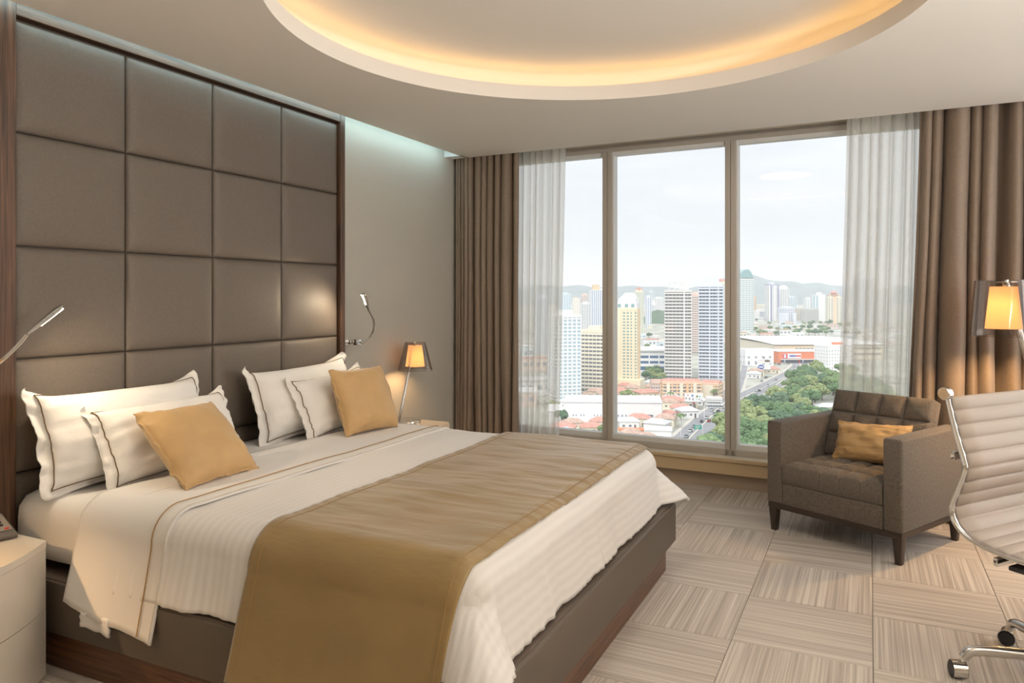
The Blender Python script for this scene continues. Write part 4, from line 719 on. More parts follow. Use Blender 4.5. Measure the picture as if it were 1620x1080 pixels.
# local: x from -AW (left in view) to 0, y backwards
def ab(x0, x1, y0, y1, z0, z1, bev=.015, seg=3): return B().box(((x0+x1)/2, (y0+y1)/2, (z0+z1)/2), (x1-x0, y1-y0, z1-z0), bev, seg=seg)
for nme, x0, x1 in (('arm', -AW, -AW+.10), ('arm', -.10, 0)): part(nme, ab(x0, x1, 0, AD, .165, .635, .014), M['tweed'], ac)
part('front_rail', ab(-AW+.101, -.101, .004, .5, .165, .285, .006), M['tweed'], ac)
part('back_panel', ab(-AW+.101, -.101, AD-.12, AD-.002, .165, .60, .012), M['tweed'], ac)
def tufted(w, d, t, nx, ny, dep=.020, crown=.02):
    b = B()
    def f(u, v):
        a = abs(math.sin(PI*u*nx))**.45; c = abs(math.sin(PI*v*ny))**.45
        if u < .02 or u > .98: a = max(a, .7)
        if v < .02 or v > .98: c = max(c, .7)
        e = min(min(u, 1-u)*w, min(v, 1-v)*d); k = min(1, e/.03); k = math.sqrt(1-(1-k)**2)
        z = t-dep*(1-min(a, c))*k - .022*(1-k) + crown*math.sin(PI*u)*math.sin(PI*v)
        return Vector((w*u, d*v, z))
    nu, nv = nx*14, ny*14
    vs = b.grid(f, nu, nv)
    ring = [vs[i][0] for i in range(nu+1)]+[vs[nu][j] for j in range(1, nv+1)]+[vs[i][nv] for i in range(nu-1, -1, -1)]+[vs[0][j] for j in range(nv-1, 0, -1)]
    lo = [b.bm.verts.new((v.co.x, v.co.y, .012)) for v in ring]; ins = [b.bm.verts.new((w/2+(v.co.x-w/2)*.97, d/2+(v.co.y-d/2)*.97, 0)) for v in ring]; n = len(ring)
    for i in range(n):
        j = (i+1) % n
        b.bm.faces.new((ring[i], ring[j], lo[j], lo[i])); b.bm.faces.new((lo[i], lo[j], ins[j], ins[i]))
    b.bm.faces.new(ins)
    return b
part('seat_cushion', tufted(AW-.204, .53, .125, 5, 4, .028, .012), M['tweed'], ac, (-AW+.102, -.002, .283), ang=60)
part('back_cushion', tufted(AW-.204, .395, .13, 4, 3, .03, .01), M['tweed'], ac, (-AW+.102, .535, .375), (math.radians(70), 0, 0), ang=60)
b = ab(-AW+.006, -.006, .006, AD-.006, .135, .166, .002, 1); part('base_frame', b, M['darkwood'], ac)
for x in (-AW+.032, -.032):
    for y in (.034, AD-.034): part('leg', B().box((x, y, .07), (.05, .05, .14), .003, taper=.62), M['darkwood'], ac)
b, rim = pillow_mesh(.44, .25, .13, .004, .07, 31)
lc = part('cushion', b, M['gold'], None, ang=180)
lc.matrix_world = ac.matrix_basis @ Matrix.Translation((-AW+.40, .42, .515)) @ Matrix.Rotation(math.radians(-4), 4, 'Y') @ Matrix.Rotation(math.radians(64), 4, 'X')
tag(lc, 'small oblong gold cushion on the armchair seat', 'cushion')

# ------------------------------------------------------------------ office chair
oc = thing('office_chair', 'ribbed greige office chair with chrome side rails and castor base', 'office chair', (.64, 3.11, 0), math.atan2(-.6, .8))
# local x = facing direction, y = across (towards the far side); profile from top of back to the seat front
prof = [Vector((p.x, p.y)) for p in spline([(-.275, .995, 0), (-.262, .94, 0), (-.24, .86, 0), (-.218, .79, 0), (-.212, .75, 0), (-.235, .68, 0), (-.257, .615, 0), (-.25, .565, 0), (-.21, .523, 0), (-.14, .50, 0), (-.02, .487, 0), (.12, .488, 0), (.20, .478, 0), (.235, .45, 0)], 7)]
cum = [0]
for i in range(1, len(prof)): cum.append(cum[-1]+(prof[i]-prof[i-1]).length)
def at(d):
    d = max(0, min(cum[-1]-1e-6, d))
    for i in range(1, len(cum)):
        if cum[i] >= d:
            k = (d-cum[i-1])/(cum[i]-cum[i-1]); p = prof[i-1].lerp(prof[i], k); t = (prof[i]-prof[i-1]).normalized(); return p, t
HWC = .285
def sling(u, v, side):
    d = u*cum[-1]; p, t = at(d); n = Vector((-t.y, t.x))
    n = n if True else n
    rib = abs(math.sin(PI*d/.05))**.5
    th_ = .003+.010*rib
    q = p+n*(th_*side)
    return Vector((q.x, (v*2-1)*(HWC-.012), q.y))
b = B(); nu_ = 300
f1 = b.grid(lambda u, v: sling(u, v, 1), nu_, 6); f2 = b.grid(lambda u, v: sling(u, v, -1), nu_, 6)
for A, C_ in (([r[0] for r in f1], [r[0] for r in f2]), ([r[-1] for r in f1], [r[-1] for r in f2]), (f1[0], f2[0]), (f1[-1], f2[-1])):
    for i in range(len(A)-1): b.bm.faces.new((A[i], A[i+1], C_[i+1], C_[i]))
part('ribbed_sling', b, M['mesh'], oc, ang=180)
for s in (-1, 1):
    part('side_rail', B().tube([(p.x, s*HWC, p.y) for p in prof], .013, 10, flat=.62), M['chrome'], oc)
    b = B()
    pr = prof[0]
    b.lathe([(.001, -.014), (.020, -.014), (.023, -.010), (.023, .010), (.020, .014), (.001, .014)], 24)
    part('rail_scroll', b, M['chrome'], oc, (pr.x-.006, s*HWC, pr.y+.012), (PI/2, 0, 0))
for d in (.20, .62):
    b = B()
    p, t = at(d); n = Vector((-t.y, t.x)); sg_ = 1 if n.x < 0 else -1; q = p+n*sg_*.03
    b.box((q.x, 0, q.y), (.016, 2*HWC+.02, .03), .004); part('cross_bar', b, M['chrome'], oc)
for s in ():
    part('armrest', B().tube(spline([(-.262, s*(HWC+.03), .80), (-.20, s*(HWC+.05), .735), (-.02, s*(HWC+.055), .69), (.07, s*(HWC+.05), .62), (.03, s*(HWC+.035), .50), (-.04, s*(HWC+.01), .44)], 8), .013, 10), M['chrome'], oc)
b = B(); b.box((-.0, 0, .458), (.22, .14, .03), .008); b.box((-.03, 0, .455), (.08, 2*HWC, .016), .004); part('tilt_mechanism', b, M['black'], oc)
part('gas_column', B().cyl((0, 0, .10), .026, .35, 20), M['black'], oc)
part('base_hub', B().cyl((0, 0, .082), .042, .05, 24, .006), M['satin'], oc)
def leg_bm():
    b = B(); pts = spline([(.025, 0, .108), (.10, 0, .112), (.20, 0, .112), (.285, 0, .108), (.325, 0, .098), (.343, 0, .075)], 5); n = len(pts)
    b.tube(pts, [.021-.004*k/n for k in range(n)], 12, flat=1.0)
    return b
lm = leg_bm().mesh('base_leg', M['satin'])
cb = B()
for s in (-1, 1): cb.lathe([(.001, -.012), (.026, -.012), (.028, -.008), (.028, .008), (.026, .012), (.001, .012)], 24, (0, 0, s*.014))
cm = cb.mesh('castor_wheel', M['black'])
hm = B().lathe([(.0305, -.023), (.0305, .023), (.0285, .023), (.0285, -.023)], 28, (0, 0, 0), True).mesh('castor_hood', M['chrome'])
# castor one sits at world (.29,3.06), the next at (.477,3.46)
a0 = math.atan2(3.06-3.11, .285-.64)-math.atan2(-.6, .8)
for k in range(5):
    a = a0-k*2*PI/5
    lg = link('base_leg', lm, oc, (0, 0, 0), (0, 0, a))
    cz = math.radians(105+40*((k*2) % 5)-20*k)-math.atan2(-.6, .8)
    cw = link('castor_wheel', cm, oc, (.36*math.cos(a), .36*math.sin(a), .031), (PI/2, 0, cz))
    ch_ = link('castor_hood', hm, oc, (.36*math.cos(a), .36*math.sin(a), .034), (PI/2, 0, cz))
    st = link('castor_stem', B().cyl((0, 0, 0), .008, .035, 10).mesh('castor_stem', M['chrome']), oc, (.343*math.cos(a), .343*math.sin(a), .055))

# ------------------------------------------------------------------ the city outside (ground 75 m below the eye)
GZ = -73.65
gnd = struct('ground', B().face([(-9000, 12, GZ), (9000, 12, GZ), (9000, 11000, GZ), (-9000, 11000, GZ)]), M['gnd'])
hz = struct('air_haze', B().box((-1000, 12515, 400), (30000, 24990, 960)), M['haze']); hz['kind'] = 'stuff'
b = B()
def hf(u, v):
    a = math.radians(-38+76*u); d = 7200+1500*v
    x, y = -math.sin(a+math.radians(25.7))*-1*0+0, 0
    ang = math.radians(25.7)-a
    dx, dy = -math.sin(ang), math.cos(ang)
    px = 810+1175*math.tan(a)
    top = 455+nz(px*.009, 3)*16+nz(px*.03, 7)*5+(-14 if 1120 < px < 1260 else 0)*max(0, 1-abs(px-1190)/90)
    hgt = max(10, (470-top)/1175*8000+75+30)
    sh = math.sin(PI*min(1, v*1.2)*.5)
    D = d/math.cos(a)
    return Vector((dx*D, dy*D, GZ+hgt*sh))
b.grid(hf, 160, 8); struct('hills', b, M['hill'], smooth=True)
def road(pts, w):
    P = [Vector((x, y, 0)) for x, y in pts]; P = spline(P, 8); L_, R_ = [], []
    for i, p in enumerate(P):
        t = (P[min(i+1, len(P)-1)]-P[max(i-1, 0)]).normalized(); n = Vector((-t.y, t.x, 0)); L_.append(p+n*w/2); R_.append(p-n*w/2)
    return P, L_, R_
def ribbon(b, A, C_, z):
    a = [b.bm.verts.new((p.x, p.y, z)) for p in A]; c = [b.bm.verts.new((p.x, p.y, z)) for p in C_]
    for i in range(len(a)-1): b.bm.faces.new((a[i], a[i+1], c[i+1], c[i]))
b, k1, k2 = B(), B(), B()
for i, (pts, w) in enumerate(ROADS):
    P, L_, R_ = road(pts, w); ribbon(b, L_, R_, GZ+.12+.02*i)
    _, a1, a2 = road(pts, w+5); ribbon(k1, a1, a2, GZ+.05+.008*i)
    _, c1, c2 = road(pts, .7); ribbon(k2, c1, c2, GZ+.28+.01*i)
rd = struct('road', b, M['asphalt']); part('sidewalk', k1, M['walk'], rd); part('lane_line', k2, M['paint'], rd)

def tower(row):
    key, name, label, x, y, rot, w, d, h, fl_, bays, wc, gc, st = row
    o = thing(name, label, 'building' if 'tower' not in name else 'tower', (x, y, GZ), rot, None)
    wm, gm = M[wc], M[gc]; fh = h/fl_; pr = .35
    wm2 = wm
    if st == 'crown': part('podium', B().box((w*.05, -d*.12, h*.06), (w*1.22, d*1.25, h*.12)), wm, o, smooth=False)
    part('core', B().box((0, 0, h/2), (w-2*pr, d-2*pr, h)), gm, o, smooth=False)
    bf = {'bands': .52, 'grid': .42, 'piers': .22, 'open': .46, 'crown': .5, 'punched': .6, 'balcony': .42, 'bluecorner': .4, 'half': .3, 'peach': .45}[st]
    pf = {'bands': .12, 'grid': .34, 'piers': .55, 'open': .07, 'crown': .4, 'punched': .72, 'balcony': .3, 'bluecorner': .42, 'half': .35, 'peach': .45}[st]
    b = B(); ex = .9 if st in ('open', 'balcony') else 0
    for k in range(fl_+1): b.box((0, 0, min(h-.01, k*fh+fh*bf/2*(k > 0))), (w+ex, d+ex, fh*bf*(1 if k < fl_ else 1.6)))
    part('floor_bands', b, wm if st != 'balcony' else M['peach'], o, smooth=False, stuff=True)
    b = B(); bw = w/bays; nb = max(2, round(d/bw)); bd = d/nb
    for k in range(bays+1):
        xx = max(-w/2+bw*pf*.25, min(w/2-bw*pf*.25, -w/2+k*bw)); ww = bw*pf*(1 if 0 < k < bays else .5)
        for s in (-1, 1): b.box((xx, s*(d/2-pr/2), h/2), (ww, pr*1.1, h))
    for k in range(nb+1):
        yy = max(-d/2+bd*pf*.25, min(d/2-bd*pf*.25, -d/2+k*bd)); ww = bd*pf*(1 if 0 < k < nb else .5)
        for s in (-1, 1): b.box((s*(w/2-pr/2), yy, h/2), (pr*1.1, ww, h))
    part('wall_piers', b, wm, o, smooth=False, stuff=True)
    def blk(nm, c, dd, m, bev=0): part(nm, B().box(c, dd, bev), m, o, smooth=False)
    if st == 'crown':
        blk('side_wall', (-w*.33, -d/2-.1, h*.56), (w*.30, .8, h*.88), wm); blk('side_wall', (w*.33, -d/2-.1, h*.56), (w*.12, .8, h*.88), wm)
        blk('side_wall', (w/2+.1, 0, h*.56), (.8, d*.2, h*.88), M['peach'])
        blk('crown_tier', (0, 0, h+2.5), (w*.96, d*.96, 5.5), M['white']); blk('crown_tier', (w*.03, 0, h+6.8), (w*.78, d*.8, 4), M['white'])
        b = B(); b.box((w*.04, 0, h+11), (w*.74, d*.78, 5)); 
        for v in b.bm.verts:
            if v.co.z > h+11: v.co.x = w*.10+(v.co.x-w*.04)*.45; v.co.y *= .6
        part('crown_roof', b, M['white'], o, smooth=False)
        for k in (-.3, 0.02, .3): blk('crown_window', (k*w, -d*.48, h+3), (w*.13, .8, 2.6), M['greenglass'])
    elif key == 'c': blk('roof_block', (-w*.1, 0, h+6), (w*.45, d*.5, 13), M['tan']); blk('roof_block', (w*.2, 0, h+2), (w*.4, d*.4, 4), wm)
    elif key == 'd': blk('roof_block', (0, 0, h+2), (w*.6, d*.5, 4), M['tan'])
    elif key == 'i' or key == 'p':
        blk('roof_block', (0, 0, h+2), (w*.6, d*.6, 4), wm)
        b = B(); b.lathe([(w*.42, h+4), (w*.22, h+7.5), (.05, h+8.5)], 4); part('roof_cap', b, M['redtile'], o, smooth=False)
    elif key == 'm':
        blk('roof_slab', (w*.02, 0, h+.2), (w*1.02, d*1.02, .6), wm)
        b = B()
        for xx in (-.33, -.12, .09, .2): b.box((xx*w, -d*.35, h+4), (.8, .8, 8)); b.box((xx*w, d*.3, h+4), (.8, .8, 8))
        b.box((-w*.07, -d*.35, h+8), (w*.56, .9, .8)); b.box((-w*.07, d*.3, h+8), (w*.56, .9, .8)); b.box((-w*.07, -d*.35, h+6.2), (w*.56, .6, .5))
        part('roof_skeleton', b, wm, o, smooth=False, stuff=True)
        blk('stair_head', (w*.33, 0, h+4), (w*.14, d*.4, 8), M['white'])
        blk('stair_core', (w*.23, -d/2-.25, h/2), (w*.05, .5, h), M['white'])
    elif key == 'n':
        blk('roof_block', (-w*.02, 0, h+2), (w*.9, d*.85, 4), wm); blk('roof_block', (w*.08, d*.1, h+5), (w*.5, d*.5, 3.4), M['paleblue'])
        blk('side_wall', (w/2+.2, -d*.2, h/2), (.9, d*.5, h), wm); blk('side_wall', (-w*.05, -d/2-.4, h/2), (w*.04, .5, h), wm); blk('side_wall', (w*.3, -d/2-.4, h/2), (w*.05, .5, h), wm)
    elif key == 'q':
        pts = [(-w/2, h)]+[(-w/2+w*(1-math.cos(PI*k/24)), h+12*math.sin(PI*min(1, .12+k/12*.88)*.5)) for k in range(1, 13)]+[(w/2, h)]
        b = B(); pts = [(-w/2, h-1), (-w/2, h+3)]+[(-w/2+w*k/14, h+3+15*math.sin(PI/2*min(1, (k+1)/9)) if k < 8 else h+18-((k-8)/6)**2*17) for k in range(1, 14)]+[(w/2, h-1)]
        a = [b.bm.verts.new((px, -d/2, pz)) for px, pz in pts]; c = [b.bm.verts.new((px, d/2, pz)) for px, pz in pts]
        b.bm.faces.new(a); b.bm.faces.new(c[::-1])
        for k in range(len(a)): b.bm.faces.new((a[k], a[(k+1) % len(a)], c[(k+1) % len(a)], c[k]))
        part('rounded_top', b, M['greenglass'], o, smooth=False)
    elif st == 'bluecorner':
        blk('blue_edge', (-w*.29, -d/2-.3, h/2), (w*.07, 1, h), M['boardblue']); blk('blue_edge', (w*.5, -d*.5, h/2), (w*.05, 1.6, h), M['boardblue']); blk('roof_block', (-w*.02, 0, h+5), (w*.42, d*.5, 10), wm); blk('blue_edge', (0, 0, h+.6), (w*1.02, d*1.02, 1.6), M['boardblue'])
        blk('side_wall', (-w*.41, -d/2-.2, h/2), (w*.16, .8, h), wm); blk('side_wall', (w*.1, -d/2-.2, h/2), (w*.22, .8, h), wm)
    elif key == 's': blk('roof_block', (w*.02, 0, h+4), (w*.7, d*.7, 8), wm); blk('roof_block', (w*.05, 0, h+9), (w*.4, d*.5, 6), wm)
    elif key == 'u':
        blk('stepped_block', (-w*.38, -d*.2, h*.35), (w*.3, d, h*.7), wm); blk('stepped_block', (w*.4, -d*.2, h*.35), (w*.3, d, h*.7), wm); blk('roof_block', (0, 0, h+2), (w*.6, d*.6, 4), M['white'])
    elif key == 'v': blk('roof_block', (-w*.1, 0, h+2), (w*.5, d*.5, 4), wm); blk('stair_core', (-w*.57, 0, h*.45), (w*.15, d*.8, h*1.1), wm)
    elif st == 'half': blk('white_half', (w*.27, -.4, h*.52), (w*.48, d+.4, h*1.04), wm); blk('roof_block', (w*.1, 0, h+5), (w*.35, d*.5, 8), wm)
    elif st == 'peach':
        blk('peach_stripe', (0, -d/2-.5, h*.53), (w*.24, 1.6, h*1.06), M['peach']); blk('roof_tier', (0, 0, h+3), (w*.72, d*.72, 7), wm); blk('roof_tier', (0, 0, h+9), (w*.36, d*.4, 7), M['peach'])
        b = B(); b.lathe([(w*.36, h+12), (w*.1, h+17), (.1, h+19)], 8); b.lathe([(w*.6, h+5.5), (w*.3, h+8)], 4); part('roof_cap', b, M['redtile'], o, smooth=False); part('mast', B().cyl((0, 0, h+18), .8, 12, 8), M['white'], o)
    elif key == 'F': blk('roof_slab', (0, -1, h+.3), (w*1.04, d*1.1, 1.6), wm)
    elif key in 'HIJ':
        b = B(); b.box((0, 0, h+1.4), (w*1.05, d*1.1, 2.6))
        for v in b.bm.verts:
            if v.co.z > h+1.5: v.co.y *= .15; v.co.x *= .9
        part('hip_roof', b, M['redtile'] if key != 'J' else M['rust'], o, smooth=False)
        if key == 'H':
            for xx in (-.36, -.02, .33): blk('wall_bay', (xx*w, -d/2-.5, h/2), (w*.085, 1.4, h), M['cream'])
            blk('wall_bay', (.14*w, -d/2-.4, h/2), (w*.06, 1.4, h), M['orange'])
        if key == 'I': blk('side_wall', (-w*.1, -d/2-.3, h/2), (w*.7, .8, h), M['cream'])
    elif key == 'K': blk('parapet', (0, 0, h+.8), (w*1.02, d*1.02, 1.6), wm); blk('roof_block', (w*.2, d*.1, h+2.4), (w*.3, d*.3, 3), M['redwall'])
    elif key not in 'EPODwx': blk('roof_block', (0, 0, h+2), (w*.5, d*.5, 4), wm)
    return o
for row in TOWERS: tower(row)

def bx(t): return t
def shed(name, label, t, wall, roof, extra=None, roofrise=.12):
    x, y, rot, w, d, h = t
    o = thing(name, label, 'building', (x, y, GZ), rot)
    part('wall', B().box((0, 0, h/2), (w, d, h)), wall, o, smooth=False)
    b = B(); b.box((0, 0, h+.3), (w*1.02, d*1.04, .6))
    for v in b.bm.verts:
        if abs(v.co.y) < 1: pass
    r = B(); k = d*roofrise
    pts = [(-d/2-.5, h), (0, h+k), (d/2+.5, h), (d/2+.5, h-.4), (-d/2-.5, h-.4)]
    a = [r.bm.verts.new((-w/2-.4, py, pz)) for py, pz in pts]; c = [r.bm.verts.new((w/2+.4, py, pz)) for py, pz in pts]
    r.bm.faces.new(a); r.bm.faces.new(c[::-1])
    for i in range(5): r.bm.faces.new((a[i], a[(i+1) % 5], c[(i+1) % 5], c[i]))
    b.bm.free()
    part('roof', r, roof, o, smooth=False)
    if extra: extra(o, w, d, h)
    return o
def wh(o, w, d, h):
    for xx in [-.42, -.39, -.34, -.31, -.2, -.165, -.13, .05, .09, .13, .17, .2, .24]: part('window', B().box((xx*w, -d/2-.05, h*.32), (.8, .15, 1.2)), M['grey'], o, smooth=False)
    part('window', B().box((.37*w, -d/2-.05, h*.32), (4.6, .2, 1.5)), M['dark'], o, smooth=False)
    part('blue_panel', B().box((w/2+.05, -d*.18, h*.45), (.3, d*.42, h*.86)), M['boardblue'], o, smooth=False); part('loading_canopy', B().box((-.05*w, -d/2-1.4, h*.15), (w*.22, 2.8, .5)), M['boardblue'], o, smooth=False)
    part('lower_wing', B().box((-.25*w, -d/2-3, h*.13), (w*.36, 6, h*.26)), M['white'], o, smooth=False)
    part('corner_window', B().box((w/2+.08, d*.25, h*.62), (.2, 1.6, 2.6)), M['dark'], o, smooth=False)
shed('warehouse', 'long white warehouse with a grey-white roof and blue end panel', WAREHOUSE, M['white'], M['greyroof'], wh, .10)
shed('warehouse_annex', 'small white annex left of the long white warehouse', ANNEX, M['white'], M['white'])
shed('red_roof_shed', 'low red-roofed shed against the blue end of the warehouse', REDROOF, M['white'], M['redtile'])
shed('white_shed', 'low white shed beside the orange container', WHITESHED, M['white'], M['white'])
shed('orange_container', 'long orange container with a red-orange roof above the bed edge', CONTAINER, M['orange'], M['redwall'])
for t, l in ((GREENWALL1, 'aqua sheet fence left of the first mullion'), (GREENWALL2, 'aqua sheet fence in front of the orange container')):
    o = thing('sheet_fence', l, 'fence', (t[0], t[1], GZ), t[2]); part('sheet', B().box((0, 0, t[5]/2), (t[3], .4, t[5])), M['aqua'], o, smooth=False)
    b = B(); n = int(t[3]/3)
    for k in range(n+1): b.box((-t[3]/2+k*t[3]/n, -.3, t[5]/2), (.25, .25, t[5]+.3))
    part('fence_rib', b, M['signgreen'], o, smooth=False)
t = TARP; o = thing('blue_canopy', 'pale blue peaked canopy roof at the foot of the left sheer', 'canopy', (t[0], t[1], GZ), t[2])
part('canopy_roof', B().lathe([(t[3]*.62, 3.2), (t[3]*.05, 7.5), (.05, 7.6)], 4, (0, 0, 0)), M['tarp'], o, smooth=False)
for sx in (-1, 1):
    for sy in (-1, 1): part('canopy_post', B().box((sx*t[3]*.4, sy*t[3]*.4, 1.7), (.3, .3, 3.4)), M['white'], o, smooth=False)
# shopping centre
x, y, rot, w, d, h = MALL
o = thing('shopping_centre', 'long cream shopping centre with a wide white roof beyond the trees', 'building', (x, y, GZ), rot)
part('hall', B().box((0, 0, h*.46), (w, d, h*.92)), M['cream'], o, smooth=False)
b = B(); b.grid(lambda u, v: Vector(((u-.5)*w*1.03, (v-.5)*d*1.03, h*.97+1.6*math.sin(PI*v)+1.2*math.sin(PI*u*2)*math.sin(PI*v))), 14, 8); ro2 = part('roof', b, M['white'], o); solid(ro2, .8)
for k in range(6): part('window', B().box((-w*.30+k*4.6, -d/2-.4, h*.62), (3.4, .6, 4.2)), M['grey'], o, smooth=False)
for xx, ww in ((-.425, 1.4), (-.40, 3), (-.355, 3), (-.105, 4), (-.06, 1.4)): part('yellow_panel', B().box((xx*w, -d/2-.3, h*.6), (ww, .6, h*.5)), M['yellow'], o, smooth=False)
part('yellow_panel', B().box((-w*.24, -d/2-.25, h*.62), (w*.38, .5, h*.42)), mat('city_pale_yellow', (.86, .78, .56), .8), o, smooth=False)
for zz in (.35, .72): part('gallery', B().box((w*.22, -d/2-.5, h*zz), (w*.5, 1.2, 1.6)), M['dark'], o, smooth=False)
for k in range(2): part('window', B().box((-w*.38+k*8, -d/2-.4, h*.2), (6, .6, 4)), M['dark'], o, smooth=False)
x, y, rot, w, d, h = MALLFRONT
o = thing('store_front', 'brick-red store front with a framed white sign before the mall', 'building', (x, y, GZ), rot)
part('wall', B().box((0, 0, h/2), (w, d, h)), M['redwall'], o, smooth=False); part('roof', B().box((0, 0, h+.3), (w*1.01, d*1.02, .8)), M['white'], o, smooth=False)
part('sign_frame', B().box((-w*.26, -d/2-.4, h*.62), (w*.335, .8, h*.46)), M['beige'], o, smooth=False)
part('sign_panel', B().box((-w*.225, -d/2-.9, h*.62), (w*.235, .4, h*.36)), M['white'], o, smooth=False)
part('sign_square', B().box((-w*.382, -d/2-.9, h*.62), (w*.085, .4, h*.40)), M['boardred'], o, smooth=False)
part('sign_emblem', B().box((-w*.386, -d/2-1.2, h*.62), (w*.035, .4, h*.30)), M['paleblue'], o, smooth=False)
b = B()
for k in range(5): b.box((-w*.295+k*w*.022, -d/2-1.2, h*.63), (w*.017, .4, h*.15))
part('sign_lettering', b, M['boardblue'], o, smooth=False)
b = B()
for k in range(4): b.box((-w*.182+k*w*.022, -d/2-1.2, h*.63), (w*.017, .4, h*.14))
part('sign_lettering', b, M['boardred'], o, smooth=False)
part('canopy', B().box((-w*.15, -d/2-2, h*.33), (w*.62, 4, .6)), M['white'], o, smooth=False)
part('shop_windows', B().box((-w*.15, -d/2-.2, h*.15), (w*.6, .5, h*.28)), M['dark'], o, smooth=False)
part('red_door', B().box((-w*.13, -d/2-.6, h*.15), (w*.03, .5, h*.26)), M['boardred'], o, smooth=False)
for k in (-.42, -.1, .2): part('flag', B().box((k*w, -d/2-6, h*.24), (.9, .15, 3.6)), M['paleblue'], o, smooth=False)
x, y, rot, w, d, h = MALLTOWER
o = thing('red_sign_tower', 'square brick-red tower with a round dark emblem beside the white hotel', 'tower', (x, y, GZ), rot)
part('tower_body', B().box((0, 0, h/2), (w, d, h)), M['redwall'], o, smooth=False); part('cap', B().box((0, 0, h+.2), (w*1.05, d*1.05, .5)), M['peach'], o, smooth=False)
part('emblem', B().cyl((0, 0, 0), 1.4, .3, 16), M['greenglass'], o, (0, -d/2, h*.84), (PI/2, 0, 0))
# billboards and road sign
x, y, rot, w, d, h = BILLBOARD
o = thing('billboard', 'white billboard with scattered coloured shapes above the street', 'billboard', (x, y, GZ), rot)
ph_ = 5.6
part('panel', B().box((0, 0, h-ph_/2), (w, .8, ph_)), M['white'], o, smooth=False); part('pole', B().cyl((0, 0, 0), .55, h-ph_, 12), M['dark'], o); part('catwalk', B().box((0, -.6, h-ph_-.3), (w*.96, 1, .25)), M['grey'], o, smooth=False)
for (px, pz, ww, hh, mm) in ((-.42, .42, .9, 1.3, 'dark'), (-.33, .78, .9, .9, 'boardred'), (-.24, .36, 1.1, 1.6, 'grey'), (-.08, .72, 1.3, 1.6, 'blue'), (-.05, .30, .9, 1.3, 'dark'), (.18, .62, 1.4, 1.6, 'leaf3'), (.14, .28, .6, .5, 'dark'), (.33, .62, 1.0, .7, 'signgreen'), (.30, .30, 1.0, 1.0, 'grey'), (.42, .16, .8, .8, 'dark')):
    b = B(); b.lathe([(.001, 0), (.5, 0), (.5, .1), (.001, .1)], 14)
    for v in b.bm.verts: v.co.x *= ww; v.co.y *= hh
    part('printed_shape', b, M[mm], o, (px*w, -.42, h-ph_+pz*ph_), (PI/2, 0, 0))
part('red_tag', B().box((-.1, -.3, h-ph_-.9), (1.8, .4, .9)), M['boardred'], o, smooth=False)
x, y, rot, w, d, h = OVALBOARD
o = thing('billboard', 'billboard with a blue oval panel below a brown car picture panel', 'billboard', (x, y, GZ), rot)
part('pole', B().cyl((0, 0, 0), .5, h, 10), M['dark'], o)
part('panel', B().box((0, -.4, h*.42), (w, .8, h*.28)), M['white'], o, smooth=False); part('panel', B().box((0, -.4, h*.74), (w, .8, h*.26)), M['white'], o, smooth=False)
for (px, pz, ww, hh, mm) in ((-.28, .42, w*.5, h*.26, 'boardblue'), (.22, .76, w*.46, h*.13, 'bark')):
    b = B(); b.lathe([(.001, 0), (.5, 0), (.5, .15), (.001, .15)], 18)
    for v in b.bm.verts: v.co.x *= ww; v.co.y *= hh
    part('printed_shape', b, M[mm], o, (px*w, -.82, pz*h), (PI/2, 0, 0))
part('lettering', B().box((-.28*w, -1.05, h*.42), (w*.34, .1, h*.07)), M['white'], o, smooth=False); part('lettering', B().box((-.2*w, -.85, h*.79), (w*.44, .1, h*.03)), M['pink'], o, smooth=False)
x, y, rot, w, d, h = GREENSIGN
o = thing('road_sign', 'green overhead road sign on a post beside the street', 'road sign', (x, y, GZ), rot)
part('panel', B().box((0, 0, h-1.2), (w, .2, 2.1)), M['signgreen'], o, smooth=False); part('post', B().cyl((w*.62, 0, 0), .14, h+.4, 8), M['white'], o); part('arm', B().box((w*.3, .15, h-1), (w*.8, .14, .14)), M['white'], o, smooth=False)
b = B()
for k in range(5): b.box((-w*.3+k*w*.13, -.12, h-.9), (w*.08, .06, .4))
for k in range(3): b.box((-w*.25+k*w*.16, -.12, h-1.6), (w*.1, .06, .35))
part('lettering', b, M['white'], o, smooth=False)
# houses
roofs = [M['redtile'], M['rust'], M['greyroof'], M['orange']]
hl = ['small house with a red tiled hip roof', 'small house with a brown-red hip roof', 'small house with a grey hip roof', 'small house with an orange hip roof']
for (x, y, w, d, h, rot, ri, z_) in HOUSES:
    hl_ = hl[ri] + HZONE[z_]
    o = thing('house', hl_, 'house', (x, y, GZ), rot, hl_)
    part('wall', B().box((0, 0, h/2), (w, d, h)), M['cream'] if ri != 2 else M['white'], o, smooth=False)
    b = B(); b.box((0, 0, h+1.1), (w*1.14, d*1.18, 2.2))
    for v in b.bm.verts:
        if v.co.z > h+1: v.co.x *= .45; v.co.y *= .06
    part('roof', b, roofs[ri], o, smooth=False)
    for k in (-.28, .05): part('window', B().box((k*w, -d/2-.03, h*.5), (1.5, .15, 1.1)), M['dark'], o, smooth=False)
    part('house_door', B().box((.3*w, -d/2-.03, h*.33), (1, .15, h*.62)), M['bark'], o, smooth=False)
